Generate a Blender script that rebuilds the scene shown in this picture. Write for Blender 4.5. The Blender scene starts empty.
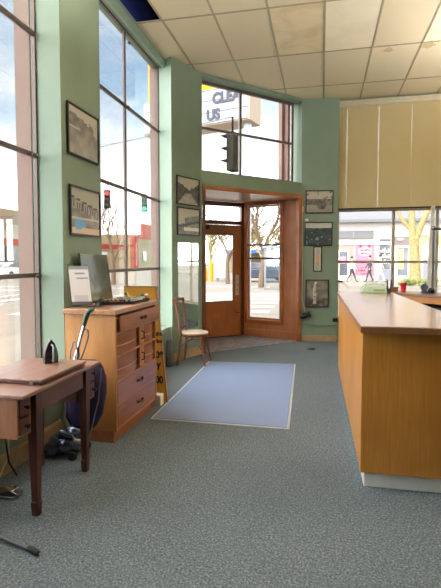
import bpy, bmesh, math, random
from mathutils import Vector, Matrix
C = bpy.context.scene.collection
R = math.radians
W = {}                      # world position of every parent object

# ------------------------------------------------------------------ materials
def lin(c):
    return tuple((x/12.92 if x <= .04045 else ((x+.055)/1.055)**2.4) for x in c)
def rgb(r, g, b): return lin((r/255, g/255, b/255)) + (1,)
def newmat(name):
    m = bpy.data.materials.new(name); m.use_nodes = True
    nt = m.node_tree; b = nt.nodes['Principled BSDF']
    return m, nt, b
def N(nt, t, **kw):
    n = nt.nodes.new(t)
    for k, v in kw.items(): setattr(n, k, v)
    return n
def ramp(nt, stops):
    r = N(nt, 'ShaderNodeValToRGB'); e = r.color_ramp.elements
    e[0].position, e[0].color = stops[0]; e[1].position, e[1].color = stops[-1]
    for p, c in stops[1:-1]:
        x = e.new(p); x.color = c
    return r
def plain(name, col, rough=.5, metal=0, var=.06, scale=12, coat=0, bump=0, spec=.5):
    """painted / plastic / metal surface with slight procedural unevenness"""
    m, nt, b = newmat(name)
    tc = N(nt, 'ShaderNodeTexCoord'); no = N(nt, 'ShaderNodeTexNoise')
    no.inputs['Scale'].default_value = scale; no.inputs['Detail'].default_value = 4
    nt.links.new(tc.outputs['Object'], no.inputs['Vector'])
    lo = tuple(c*(1-var) for c in col[:3]) + (1,); hi = tuple(min(1, c*(1+var)) for c in col[:3]) + (1,)
    r = ramp(nt, [(.3, lo), (.7, hi)])
    nt.links.new(no.outputs['Fac'], r.inputs['Fac']); nt.links.new(r.outputs['Color'], b.inputs['Base Color'])
    b.inputs['Roughness'].default_value = rough; b.inputs['Metallic'].default_value = metal
    b.inputs['Coat Weight'].default_value = coat; b.inputs['Specular IOR Level'].default_value = spec
    if bump:
        bp = N(nt, 'ShaderNodeBump'); bp.inputs['Strength'].default_value = bump; bp.inputs['Distance'].default_value = .004
        nt.links.new(no.outputs['Fac'], bp.inputs['Height']); nt.links.new(bp.outputs['Normal'], b.inputs['Normal'])
    return m
def wood(name, c1, c2, sc=(1, 1, 1), rough=.35, coat=.2, grain=14, c3=None):
    """streaky wood; sc is small along the grain axis"""
    m, nt, b = newmat(name)
    tc = N(nt, 'ShaderNodeTexCoord'); mp = N(nt, 'ShaderNodeMapping'); mp.inputs['Scale'].default_value = sc
    n1 = N(nt, 'ShaderNodeTexNoise'); n1.inputs['Scale'].default_value = grain; n1.inputs['Detail'].default_value = 8
    n1.inputs['Roughness'].default_value = .65; n1.inputs['Distortion'].default_value = .4
    nt.links.new(tc.outputs['Object'], mp.inputs['Vector']); nt.links.new(mp.outputs['Vector'], n1.inputs['Vector'])
    r = ramp(nt, [(.3, c1), (.7, c2)]); nt.links.new(n1.outputs['Fac'], r.inputs['Fac'])
    out = r.outputs['Color']
    if c3:
        n2 = N(nt, 'ShaderNodeTexNoise'); n2.inputs['Scale'].default_value = 1.7; n2.inputs['Detail'].default_value = 2
        nt.links.new(tc.outputs['Object'], n2.inputs['Vector'])
        r2 = ramp(nt, [(.4, (0, 0, 0, 1)), (.68, (1, 1, 1, 1))]); nt.links.new(n2.outputs['Fac'], r2.inputs['Fac'])
        mx = N(nt, 'ShaderNodeMix', data_type='RGBA'); nt.links.new(r2.outputs['Color'], mx.inputs['Factor'])
        nt.links.new(out, mx.inputs[6]); mx.inputs[7].default_value = c3; out = mx.outputs[2]
    nt.links.new(out, b.inputs['Base Color'])
    b.inputs['Roughness'].default_value = rough; b.inputs['Coat Weight'].default_value = coat; b.inputs['Coat Roughness'].default_value = .25
    bp = N(nt, 'ShaderNodeBump'); bp.inputs['Strength'].default_value = .08; bp.inputs['Distance'].default_value = .002
    nt.links.new(n1.outputs['Fac'], bp.inputs['Height']); nt.links.new(bp.outputs['Normal'], b.inputs['Normal'])
    return m
def vcol(name, rough=.5, spec=.5):
    m, nt, b = newmat(name)
    a = N(nt, 'ShaderNodeVertexColor'); a.layer_name = 'Col'
    nt.links.new(a.outputs['Color'], b.inputs['Base Color'])
    b.inputs['Roughness'].default_value = rough; b.inputs['Specular IOR Level'].default_value = spec
    return m
def glow(name, col, s):
    m, nt, b = newmat(name)
    b.inputs['Base Color'].default_value = col; b.inputs['Emission Color'].default_value = col
    b.inputs['Emission Strength'].default_value = s
    return m
def glassmat(name, tint=(1, 1, 1, 1), refl=.06, rough=.0):
    m, nt, b = newmat(name); nt.nodes.remove(b)
    o = nt.nodes['Material Output']; t = N(nt, 'ShaderNodeBsdfTransparent'); t.inputs[0].default_value = tint
    g = N(nt, 'ShaderNodeBsdfGlossy'); g.inputs['Roughness'].default_value = rough
    lw = N(nt, 'ShaderNodeLayerWeight'); lw.inputs['Blend'].default_value = .25
    mu = N(nt, 'ShaderNodeMath', operation='MULTIPLY_ADD'); mu.inputs[1].default_value = .35; mu.inputs[2].default_value = refl
    nt.links.new(lw.outputs['Fresnel'], mu.inputs[0])
    mx = N(nt, 'ShaderNodeMixShader'); nt.links.new(mu.outputs[0], mx.inputs[0])
    nt.links.new(t.outputs[0], mx.inputs[1]); nt.links.new(g.outputs[0], mx.inputs[2]); nt.links.new(mx.outputs[0], o.inputs[0])
    return m

M = {}
M['green'] = plain('green_wall_paint', rgb(130, 149, 130), .6, var=.05, scale=2.5)
M['green_light'] = M['green']
M['base'] = plain('beige_baseboard_paint', rgb(176, 150, 118), .5, var=.08)
M['pink'] = plain('pink_stone', rgb(200, 160, 150), .6, var=.06, scale=40)
M['alu'] = plain('aged_window_bar_metal', rgb(102, 88, 82), .45, .3, var=.1)
M['alu_pale'] = plain('pale_window_bar_metal', rgb(168, 158, 138), .45, .2, var=.1)
M['tbar'] = plain('ceiling_bar_paint', rgb(164, 152, 126), .5, var=.08)
M['navy'] = plain('dark_blue_void_paint', rgb(30, 42, 120), .9)
M['white'] = plain('white_paint', rgb(228, 222, 212), .5)
M['plinth'] = plain('white_plinth_vinyl', rgb(236, 232, 226), .35, var=.08, scale=6)
M['black'] = plain('black_plastic', rgb(22, 22, 26), .35)
M['darkrub'] = plain('dark_rubber', rgb(30, 32, 36), .7)
M['chrome'] = plain('chrome', rgb(205, 208, 214), .12, 1, var=.04)
M['steel'] = plain('dull_steel', rgb(120, 126, 130), .35, .9, var=.1)
M['gunmetal'] = plain('dark_grey_tube_metal', rgb(92, 94, 98), .45, .5, var=.1)
M['brass'] = plain('old_brass', rgb(120, 92, 50), .4, .8, var=.15)
M['bronze'] = plain('dark_bronze', rgb(48, 30, 22), .4, .5, var=.2)
M['red'] = plain('red_plastic', rgb(205, 30, 48), .35)
M['mint'] = plain('pale_mint_enamel', rgb(178, 196, 172), .35)
M['gripgreen'] = plain('dark_green_grip', rgb(12, 60, 46), .4)
M['purple'] = plain('purple_bag_cloth', rgb(44, 34, 74), .85, var=.3, scale=9, bump=.5)
M['iron'] = plain('cast_iron', rgb(66, 54, 54), .45, .6, var=.35, scale=30, bump=.4)
M['frame_black'] = plain('black_picture_frame', rgb(34, 28, 30), .35)
M['cab'] = wood('cabinet_side_oak_veneer', rgb(176, 118, 62), rgb(200, 142, 82), (2.2, 2.2, .35), .4, .2, 9, rgb(168, 106, 52))
M['cabf'] = wood('cabinet_front_red_wood', rgb(128, 72, 40), rgb(158, 96, 58), (2.5, .4, 3), .32, .3, 9)
M['cabtop'] = wood('cabinet_top_wood', rgb(150, 104, 70), rgb(180, 132, 94), (3, .4, 2), .28, .4, 9)
M['counter'] = wood('counter_quartered_oak', rgb(178, 114, 36), rgb(206, 144, 60), (5, 5, .28), .35, .2, 12, rgb(170, 106, 32))
M['ctop'] = wood('counter_top_laminate', rgb(178, 142, 108), rgb(198, 162, 128), (3, .5, 1), .18, .8, 6)
M['cedge'] = wood('counter_edge_wood', rgb(122, 78, 50), rgb(146, 96, 62), (3, .5, 3), .3, .3, 8)
M['sew'] = wood('sewing_table_mahogany', rgb(64, 28, 20), rgb(98, 48, 32), (3, .5, 3), .4, .15, 8)
M['sewleg'] = wood('sewing_table_leg_mahogany', rgb(58, 23, 18), rgb(90, 39, 29), (3, 3, .5), .4, .15, 8)
M['sewtop'] = wood('sewing_table_worn_top', rgb(128, 92, 78), rgb(158, 120, 104), (3, .45, 2), .33, .35, 8, rgb(118, 78, 62))
M['sewside'] = wood('sewing_table_side_veneer', rgb(132, 84, 58), rgb(158, 106, 76), (3, 3, .5), .4, .2, 8)
M['doorw'] = wood('door_varnished_fir', rgb(160, 90, 42), rgb(194, 122, 64), (6, 6, .4), .32, .35, 9, rgb(142, 76, 36))
M['doordark'] = wood('door_frame_dark_wood', rgb(96, 52, 28), rgb(126, 72, 40), (6, 6, .4), .35, .3, 9)
M['panelw'] = wood('vestibule_panel_plywood', rgb(170, 110, 68), rgb(198, 138, 92), (5, 5, .35), .38, .25, 8, rgb(152, 94, 56))
M['chairw'] = wood('bentwood_brown', rgb(92, 52, 32), rgb(130, 78, 48), (3, 3, .6), .35, .3, 9)
M['seat'] = wood('worn_seat_wood', rgb(176, 150, 122), rgb(206, 184, 158), (1, 3, 3), .4, .2, 7)
M['yellow'] = plain('mustard_yellow_board', rgb(196, 146, 40), .55, var=.06, scale=5)
M['yellowedge'] = wood('board_edge_wood', rgb(150, 112, 62), rgb(176, 136, 84), (3, 3, .5), .5, 0, 8)
M['glass'] = glassmat('window_glass', (.97, .985, .98, 1), .02)
M['clear'] = glassmat('clear_acrylic', (.93, .94, .95, 1), .08)
M['paper'] = plain('white_paper', rgb(222, 216, 214), .6)
M['shop_white'] = plain('white_render', rgb(238, 226, 220), .7, var=.03, scale=1)
M['pic'] = vcol('printed_photograph', .35)
M['vc'] = vcol('painted_panel', .6)

# carpet
m, nt, b = newmat('blue_grey_carpet'); M['carpet'] = m
tc = N(nt, 'ShaderNodeTexCoord')
n1 = N(nt, 'ShaderNodeTexNoise'); n1.inputs['Scale'].default_value = 85; n1.inputs['Detail'].default_value = 5; n1.inputs['Roughness'].default_value = .75
n2 = N(nt, 'ShaderNodeTexNoise'); n2.inputs['Scale'].default_value = 1.1; n2.inputs['Detail'].default_value = 4
n3 = N(nt, 'ShaderNodeTexVoronoi'); n3.inputs['Scale'].default_value = 80
for n in (n1, n2, n3): nt.links.new(tc.outputs['Object'], n.inputs['Vector'])
r1 = ramp(nt, [(.3, rgb(64, 75, 84)), (.5, rgb(110, 121, 128)), (.72, rgb(182, 186, 174))]); nt.links.new(n1.outputs['Fac'], r1.inputs['Fac'])
r2 = ramp(nt, [(.3, (.8, .82, .84, 1)), (.7, (1, 1, 1, 1))]); nt.links.new(n2.outputs['Fac'], r2.inputs['Fac'])
r3 = ramp(nt, [(.0, (1.0, 1.0, .95, 1)), (.6, (.7, .72, .74, 1))]); nt.links.new(n3.outputs['Distance'], r3.inputs['Fac'])
mx = N(nt, 'ShaderNodeMix', data_type='RGBA', blend_type='MULTIPLY'); mx.inputs[0].default_value = 1
nt.links.new(r1.outputs[0], mx.inputs[6]); nt.links.new(r2.outputs[0], mx.inputs[7])
mx2 = N(nt, 'ShaderNodeMix', data_type='RGBA', blend_type='MULTIPLY'); mx2.inputs[0].default_value = .6
nt.links.new(mx.outputs[2], mx2.inputs[6]); nt.links.new(r3.outputs[0], mx2.inputs[7])
nt.links.new(mx2.outputs[2], b.inputs['Base Color']); b.inputs['Roughness'].default_value = .95; b.inputs['Specular IOR Level'].default_value = .1
bp = N(nt, 'ShaderNodeBump'); bp.inputs['Strength'].default_value = .5; bp.inputs['Distance'].default_value = .006
nt.links.new(n1.outputs['Fac'], bp.inputs['Height']); nt.links.new(bp.outputs['Normal'], b.inputs['Normal'])
# mat
M['mat'] = plain('blue_mat_pile', rgb(128, 144, 176), .9, var=.12, scale=160, bump=.4, spec=.1)
M['matedge'] = plain('mat_rubber_edge', rgb(190, 194, 198), .6)
# ceiling tile
M['tile'] = plain('mineral_ceiling_tile', rgb(216, 203, 174), .9, var=.07, scale=90, bump=.6, spec=.1)
def stained(name, c, c2, sc):
    m, nt, b = newmat(name); tc = N(nt, 'ShaderNodeTexCoord'); n = N(nt, 'ShaderNodeTexNoise')
    n.inputs['Scale'].default_value = sc; n.inputs['Detail'].default_value = 5; n.inputs['Distortion'].default_value = .6
    nt.links.new(tc.outputs['Object'], n.inputs['Vector'])
    r = ramp(nt, [(.38, c2), (.55, c)]); nt.links.new(n.outputs['Fac'], r.inputs['Fac']); nt.links.new(r.outputs[0], b.inputs['Base Color'])
    b.inputs['Roughness'].default_value = .6
    return m
M['panel1'] = stained('stained_cream_panel', rgb(224, 208, 172), rgb(210, 190, 150), 2.5)
M['panel2'] = stained('pale_cream_panel', rgb(236, 226, 200), rgb(230, 218, 190), 2)
# slate tiles of the vestibule
m, nt, b = newmat('vestibule_slate'); M['slate'] = m
tc = N(nt, 'ShaderNodeTexCoord'); mp = N(nt, 'ShaderNodeMapping'); mp.inputs['Rotation'].default_value = (0, 0, R(45))
br = N(nt, 'ShaderNodeTexBrick'); br.inputs['Scale'].default_value = 3.3; br.inputs['Color1'].default_value = rgb(126, 124, 124); br.inputs['Color2'].default_value = rgb(150, 146, 142)
br.inputs['Mortar'].default_value = rgb(88, 88, 90); br.inputs['Mortar Size'].default_value = .015
nt.links.new(tc.outputs['Object'], mp.inputs[0]); nt.links.new(mp.outputs[0], br.inputs[0])
no = N(nt, 'ShaderNodeTexNoise'); no.inputs['Scale'].default_value = 9; no.inputs['Detail'].default_value = 6; nt.links.new(tc.outputs['Object'], no.inputs['Vector'])
rr = ramp(nt, [(.3, (.7, .7, .72, 1)), (.7, (1.1, 1.08, 1.05, 1))]); nt.links.new(no.outputs['Fac'], rr.inputs['Fac'])
mx = N(nt, 'ShaderNodeMix', data_type='RGBA', blend_type='MULTIPLY'); mx.inputs[0].default_value = 1
nt.links.new(br.outputs[0], mx.inputs[6]); nt.links.new(rr.outputs[0], mx.inputs[7]); nt.links.new(mx.outputs[2], b.inputs['Base Color']); b.inputs['Roughness'].default_value = .55
# blind fabric: diffuse + translucent
m, nt, b = newmat('blind_fabric'); M['blind'] = m
b.inputs['Base Color'].default_value = rgb(206, 190, 146); b.inputs['Roughness'].default_value = .8
tr = N(nt, 'ShaderNodeBsdfTranslucent'); tr.inputs[0].default_value = rgb(214, 196, 150)
ms = N(nt, 'ShaderNodeMixShader'); ms.inputs[0].default_value = .30
o = nt.nodes['Material Output']; nt.links.new(b.outputs[0], ms.inputs[1]); nt.links.new(tr.outputs[0], ms.inputs[2]); nt.links.new(ms.outputs[0], o.inputs[0])
# mirror
m, nt, b = newmat('mirror_silver'); M['mirror'] = m
b.inputs['Base Color'].default_value = (.86, .88, .85, 1); b.inputs['Metallic'].default_value = 1; b.inputs['Roughness'].default_value = .03
# smoky framed glass
m, nt, b = newmat('dark_framed_glass'); M['darkglass'] = m
b.inputs['Base Color'].default_value = rgb(132, 136, 124); b.inputs['Roughness'].default_value = .08; b.inputs['Metallic'].default_value = .55
# brick
def brick(name, c1, c2, mo, sc):
    m, nt, b = newmat(name); tc = N(nt, 'ShaderNodeTexCoord'); mp = N(nt, 'ShaderNodeMapping'); mp.inputs['Rotation'].default_value = (R(90), 0, R(90))
    br = N(nt, 'ShaderNodeTexBrick'); br.inputs['Scale'].default_value = sc
    br.inputs['Color1'].default_value = c1; br.inputs['Color2'].default_value = c2; br.inputs['Mortar'].default_value = mo
    nt.links.new(tc.outputs['Object'], mp.inputs[0]); nt.links.new(mp.outputs[0], br.inputs[0]); nt.links.new(br.outputs[0], b.inputs['Base Color'])
    b.inputs['Roughness'].default_value = .85
    return m
M['brick'] = brick('tan_brick', rgb(214, 164, 128), rgb(196, 140, 104), rgb(210, 186, 160), 2.5)
M['asphalt'] = plain('sunlit_asphalt', rgb(196, 184, 170), .9, var=.08, scale=1.4, spec=.1)
M['concrete'] = plain('sidewalk_concrete', rgb(208, 196, 180), .85, var=.05, scale=3, spec=.1)
M['roadpaint'] = plain('road_marking_paint', rgb(248, 246, 240), .7, var=.03)
M['bark'] = plain('pale_bark', rgb(176, 160, 112), .9, var=.25, scale=8, bump=.5)
M['barkd'] = plain('grey_brown_bark', rgb(132, 112, 92), .9, var=.2, scale=8)
M['redwall'] = plain('red_painted_wall', rgb(206, 62, 52), .7)
M['cream'] = plain('cream_painted_wall', rgb(232, 208, 166), .7)
M['greyband'] = plain('grey_fascia', rgb(176, 176, 176), .7)
M['lav'] = plain('lavender_grey_wall', rgb(198, 196, 206), .7)
M['darkwin'] = plain('shop_window_dark', rgb(96, 98, 104), .15, 0, var=.35, scale=1.6)
M['signorange'] = plain('orange_sign_plastic', rgb(246, 176, 28), .5)
M['signwhite'] = plain('white_sign_plastic', rgb(196, 198, 206), .5, var=.03)
M['signbeige'] = plain('beige_sign_metal', rgb(214, 192, 170), .6)
M['letter'] = plain('dark_grey_lettering', rgb(92, 92, 104), .6)
M['hedge'] = plain('pale_green_leaves', rgb(170, 176, 110), .8, var=.25, scale=6)
M['skin'] = plain('skin', rgb(200, 150, 122), .6)
M['hair'] = plain('dark_hair', rgb(44, 34, 32), .6)

# ------------------------------------------------------------------ mesh helpers
def box(bm, x0, x1, y0, y1, z0, z1, rot=0, about=None):
    v = [bm.verts.new((x, y, z)) for z in (z0, z1) for (x, y) in ((x0, y0), (x1, y0), (x1, y1), (x0, y1))]
    for f in ((0, 3, 2, 1), (4, 5, 6, 7), (0, 1, 5, 4), (1, 2, 6, 5), (2, 3, 7, 6), (3, 0, 4, 7)):
        bm.faces.new([v[i] for i in f])
    if rot:
        p = about or ((x0+x1)/2, (y0+y1)/2, 0)
        bmesh.ops.rotate(bm, verts=v, cent=p, matrix=Matrix.Rotation(rot, 3, 'Z'))
    return v
def hexa(bm, a, b):
    """solid between two quads a and b (4 points each)"""
    v = [bm.verts.new(p) for p in list(a)+list(b)]
    for f in ((3, 2, 1, 0), (4, 5, 6, 7), (0, 1, 5, 4), (1, 2, 6, 5), (2, 3, 7, 6), (3, 0, 4, 7)):
        bm.faces.new([v[i] for i in f])
    return v
def prism(bm, pts, z0, z1):
    a = [bm.verts.new((p[0], p[1], z0)) for p in pts]; b = [bm.verts.new((p[0], p[1], z1)) for p in pts]
    n = len(pts); bm.faces.new(a[::-1]); bm.faces.new(b)
    for i in range(n): bm.faces.new((a[i], a[(i+1) % n], b[(i+1) % n], b[i]))
    return a+b
def slab(bm, p, q, z0, z1, out, thick):
    """wall-like box along p->q; 'out' = unit 2D direction of thickness"""
    ox, oy = out[0]*thick, out[1]*thick
    return prism(bm, [p, q, (q[0]+ox, q[1]+oy), (p[0]+ox, p[1]+oy)], z0, z1)
def tube(bm, pts, r, seg=8, cap=True):
    pts = [Vector(p) for p in pts]; n = len(pts)
    rs = r if isinstance(r, (list, tuple)) else [r]*n
    rings = []; up = None
    for i, p in enumerate(pts):
        d = (pts[min(i+1, n-1)]-pts[max(i-1, 0)]).normalized()
        if up is None:
            up = Vector((0, 0, 1)) if abs(d.z) < .9 else Vector((1, 0, 0))
        s = d.cross(up).normalized(); up = s.cross(d).normalized()
        rings.append([bm.verts.new(p+(s*math.cos(2*math.pi*k/seg)+up*math.sin(2*math.pi*k/seg))*rs[i]) for k in range(seg)])
    for i in range(n-1):
        for k in range(seg):
            bm.faces.new((rings[i][k], rings[i][(k+1) % seg], rings[i+1][(k+1) % seg], rings[i+1][k]))
    if cap:
        bm.faces.new(rings[0][::-1]); bm.faces.new(rings[-1])
def lathe(bm, prof, cen=(0, 0, 0), seg=16, mat=None):
    rings = []; vs = []
    for r, z in prof:
        ring = [bm.verts.new((cen[0]+max(r, 1e-4)*math.cos(2*math.pi*k/seg), cen[1]+max(r, 1e-4)*math.sin(2*math.pi*k/seg), cen[2]+z)) for k in range(seg)]
        rings.append(ring); vs += ring
    for i in range(len(rings)-1):
        for k in range(seg):
            bm.faces.new((rings[i][k], rings[i][(k+1) % seg], rings[i+1][(k+1) % seg], rings[i+1][k]))
    bm.faces.new(rings[0][::-1]); bm.faces.new(rings[-1])
    if mat: bmesh.ops.transform(bm, matrix=mat, verts=vs)
    return vs
def ball(bm, c, rx, ry, rz, seg=14, rot=None):
    vs = bmesh.ops.create_uvsphere(bm, u_segments=seg, v_segments=max(6, seg*2//3), radius=1)['verts']
    mt = Matrix.Translation(c) @ (rot.to_4x4() if rot else Matrix.Identity(4)) @ Matrix.Diagonal((rx, ry, rz, 1))
    bmesh.ops.transform(bm, matrix=mt, verts=vs); return vs
def B(): return bmesh.new()

def finish(name, bm, mat, parent=None, bevel=0, smooth=35, org=None, fix=True):
    if fix: bmesh.ops.recalc_face_normals(bm, faces=bm.faces)
    if parent is not None: off = W[parent.name]
    elif org is not None: off = Vector(org)
    else:
        xs = [v.co for v in bm.verts]
        off = Vector(((min(v.x for v in xs)+max(v.x for v in xs))/2, (min(v.y for v in xs)+max(v.y for v in xs))/2, min(v.z for v in xs)))
    for v in bm.verts: v.co -= off
    me = bpy.data.meshes.new(name); bm.to_mesh(me); bm.free()
    for p in me.polygons: p.use_smooth = True
    me.set_sharp_from_angle(angle=R(smooth))
    for mm in (mat if isinstance(mat, (list, tuple)) else [mat]): me.materials.append(mm)
    o = bpy.data.objects.new(name, me); C.objects.link(o)
    if parent is not None: o.parent = parent
    else: o.location = off
    W[o.name] = Vector(off)
    if bevel:
        bv = o.modifiers.new('bevel', 'BEVEL'); bv.width = bevel; bv.segments = 2; bv.limit_method = 'ANGLE'; bv.angle_limit = R(40)
        bv.harden_normals = False
    return o
def tag(o, label=None, cat=None, group=None, kind=None):
    if label: o['label'] = label
    if cat: o['category'] = cat
    if group: o['group'] = group
    if kind: o['kind'] = kind
    return o
def thing(name, label, cat, loc=(0, 0, 0), group=None, kind=None):
    o = bpy.data.objects.new(name, None); C.objects.link(o); o.location = loc; o.empty_display_size = .1
    W[o.name] = Vector(loc); return tag(o, label, cat, group, kind)
def struct(name, bm, mat, parent=None, **k):
    o = finish(name, bm, mat, parent, **k)
    if parent is None: o['kind'] = 'structure'
    return o
def sroot(name, loc=(0, 0, 0)): return thing(name, None, None, loc, None, 'structure')
def copy_tree(o, parent=None):
    c = o.copy(); C.objects.link(c); W[c.name] = W[o.name].copy()
    if parent is not None: c.parent = parent
    for ch in list(o.children): copy_tree(ch, c)
    return c
def Bx(*a, **k):
    b = B(); box(b, *a, **k); return b
def colgrid(nu, nv, fn, P, gain=1):
    """grid panel with a colour per cell; P(u,v) -> point, fn(u,v) -> (r,g,b) 0..255"""
    bm = B(); lay = bm.loops.layers.color.new('Col')
    vs = [[bm.verts.new(P(i/nu, j/nv)) for i in range(nu+1)] for j in range(nv+1)]
    for j in range(nv):
        for i in range(nu):
            f = bm.faces.new((vs[j][i], vs[j][i+1], vs[j+1][i+1], vs[j+1][i]))
            c = fn((i+.5)/nu, (j+.5)/nv); c = tuple(x*gain for x in c); c = tuple(max(0, min(255, x))/255 for x in c)+(1,)
            for l in f.loops: l[lay] = c
    return bm
def text_mesh(body, size, depth=.004):
    cu = bpy.data.curves.new('txt', 'FONT'); cu.body = body; cu.size = size; cu.extrude = depth; cu.offset = size*.045
    cu.align_x = 'LEFT'
    o = bpy.data.objects.new('txt', cu); C.objects.link(o)
    dg = bpy.context.evaluated_depsgraph_get(); me = bpy.data.meshes.new_from_object(o.evaluated_get(dg))
    bm = B(); bm.from_mesh(me); bpy.data.objects.remove(o); bpy.data.curves.remove(cu); bpy.data.meshes.remove(me)
    return bm
def lettering(body, size, origin, ux, parent, mat, name='lettering', sx=1.0, depth=.004):
    """text standing upright, running along horizontal direction ux"""
    bm = text_mesh(body, size, depth); ux = Vector(ux).normalized(); uz = Vector((0, 0, 1)); un = ux.cross(uz)
    mt = Matrix(((ux.x*sx, uz.x, un.x, origin[0]), (ux.y*sx, uz.y, un.y, origin[1]), (ux.z*sx, uz.z, un.z, origin[2]), (0, 0, 0, 1)))
    bmesh.ops.transform(bm, matrix=mt, verts=bm.verts)
    return finish(name, bm, mat, parent, smooth=20, fix=False)

# ------------------------------------------------------------------ room shell
H = 4.38
A2 = (-1.84, 7.01); B2 = (-.37, 8.48)          # corner-entrance wall
DO = (-.7071, .7071)                             # its outward direction
XW, XG, XO = -2.15, -2.37, -2.47                # inner wall face, glass, outer face
BACK = 8.72
struct('floor', (lambda b: (prism(b, [(XW-.3, -4.5), (7, -4.5), (7, 8.95), (.28, 8.95), (.28, 8.6), (-.37, 8.52), A2, (-2.12, 6.35), (XW-.3, 6.35)], -.14, 0), b)[1])(B()), M['carpet'])
b = B(); prism(b, [A2, (-.37, 8.48), (-.385, 8.54), (-1.48, 8.90), (-2.28, 8.22)], -.14, .006)
struct('floor_vestibule', b, M['slate'])

# ceiling: separate tiles laid in a bar grid, one tile missing
gx = [-1.909+.6377*i for i in range(-1, 15)]; gy = [5.390+1.2754*j for j in range(-8, 3)]
def clipcell(x0, x1, y0, y1):
    x0 = max(x0, -2.24); y1 = min(y1, BACK+.02)
    return x0, x1, y0, y1
def clip45(b):
    "cut away what lies beyond the angled entrance wall"
    g = list(b.verts)+list(b.edges)+list(b.faces)
    bmesh.ops.bisect_plane(b, geom=g, plane_co=(A2[0]+DO[0]*.1, A2[1]+DO[1]*.1, 0), plane_no=(DO[0], DO[1], 0), clear_outer=True)
bt = B(); bp_ = []
ys = gy+[9.3]
for i in range(len(gx)-1):
    for j in range(len(ys)-1):
        x0, x1, y0, y1 = gx[i], gx[i+1], ys[j], ys[j+1]
        x0, x1, y0, y1 = clipcell(x0, x1, y0, y1)
        if y1-y0 < .02 or x1-x0 < .02: continue
        if i == 0 and abs(ys[j]-4.1146) < .02: continue                     # missing tile
        if (i in (3, 4) and abs(ys[j]-5.390) < .02) or (i == 6 and abs(ys[j]-5.390) < .02): bp_.append((i, x0, x1, y0, y1)); continue
        box(bt, x0, x1, y0, y1, H, H+.015)
clip45(bt); struct('ceiling', bt, M['tile'], smooth=20)
bt = B()
for x in gx[1:]: box(bt, x-.012, x+.012, -4.5, BACK, H-.006, H-.0005)
for y in gy: box(bt, -2.24, 7, y-.012, y+.012, H-.007, H-.001)
clip45(bt); struct('trim_1', bt, M['tbar'], smooth=20)
labs = {3: ('stained cream smooth ceiling panel left of the paler one', 'panel1'), 4: ('pale cream smooth ceiling panel with faint oval water mark', 'panel2'), 6: ('pale sagging ceiling panel near the right edge', 'panel2')}
for i, x0, x1, y0, y1 in bp_:
    l, mm = labs[i]
    tag(finish('ceiling_panel', Bx(x0+.013, x1-.013, y0+.013, y1-.013, H-.002, H+.01), M[mm]), l, 'ceiling panel', 'smooth ceiling panels')
# water rings / patches on the tiles
for (cx, cy, rr_) in ((.87, 6.80, .055), (1.36, 6.75, .09)):
    b = B(); pts = [(cx+rr_*(1+.25*math.sin(3*a)+.15*math.sin(7*a))*math.cos(a), cy+rr_*(1+.2*math.cos(5*a))*math.sin(a)*1.2) for a in [k*math.pi/10 for k in range(20)]]
    prism(b, pts, H-.003, H)
    struct('trim_stain', b, plain('brown_water_stain', rgb(190, 170, 130), .9))
b = Bx(-2.47, 7, -4.6, 8.9, 4.95, 5.05); clip45(b); struct('ceiling_upper', b, M['navy'])
# left wall: sill walls, columns, head beam
def leftwall():
    b = B(); box(b, XO, XW, -4.5, 6.36, 0, .52)                    # under the windows
    struct('wall_left', b, M['green'])
    struct('wall_left_void', Bx(XO, XG+.13, -4.5, 6.52, 4.40, 5.0), M['navy'])
    b = B(); box(b, XO, XG+.13, -4.5, 6.52, 4.31, 4.40)
    struct('wall_left_head', b, M['green'])
    b = B(); tube(b, [(-2.265, -4.5, 4.325), (-2.265, 6.45, 4.325)], .052, 16)
    struct('trim_head_beam', b, M['green'])
    cols = ((3.53, 4.235), (.3, 1.0), (-2.7, -2.0))
    for k, (y0, y1) in enumerate(cols):
        struct('wall_left_column', Bx(XO, XW, y0, y1, .52, H+.015), M['green'])
        b = B(); box(b, XO-.10, XG-.055, y0-.012, y1+.012, -.15, 6); struct('wall_left_outer_pilaster', b, M['pink'])
    b = B(); box(b, XW, XW+.018, -4.5, 6.34, 0, .135); box(b, XW, XW+.010, -4.5, 6.34, .135, .15); struct('baseboard_left', b, M['base'], bevel=.004)
    struct('trim_sill', Bx(XG+.0, XW+.0, 1.0, 3.53, .52, .545), M['green'])
leftwall()
def window(n, p, q, z0, z1, out, mull, rails, bar=.05, mat='alu', depth=.05, glass=True, edge=None):
    """glazed window between ground points p and q: frame, mullions, rails, glass"""
    w = sroot('window_%d' % n, ((p[0]+q[0])/2, (p[1]+q[1])/2, z0))
    d = Vector((q[0]-p[0], q[1]-p[1])); L = d.length; d.normalize(); e = edge or bar
    def at(t): return (p[0]+d.x*t, p[1]+d.y*t)
    def seg(b, t0, t1, a, c, dep, sh=0):
        P, Q = at(t0), at(t1); P = (P[0]+out[0]*sh, P[1]+out[1]*sh); Q = (Q[0]+out[0]*sh, Q[1]+out[1]*sh)
        slab(b, P, Q, a, c, out, dep)
    b = B(); seg(b, 0, e, z0, z1, depth); seg(b, L-e, L, z0, z1, depth); seg(b, e, L-e, z1-e, z1, depth); seg(b, e, L-e, z0, z0+e, depth)
    finish('window_frame', b, M[mat], w, bevel=.003)
    for t in mull:
        b = B(); seg(b, t-bar/2, t+bar/2, z0+e, z1-e, depth*.8, depth*.1); finish('mullion', b, M[mat], w, bevel=.004)
    for z in rails:
        b = B(); seg(b, e, L-e, z-bar*.42, z+bar*.42, depth*.8, -depth*.05); finish('glazing_rail', b, M[mat], w, bevel=.004)
    if glass:
        b = B(); seg(b, e, L-e, z0+e, z1-e, .006, depth*.5); finish('glass', b, M['glass'], w)
    return w, at
OUTL = (-1, 0)
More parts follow.
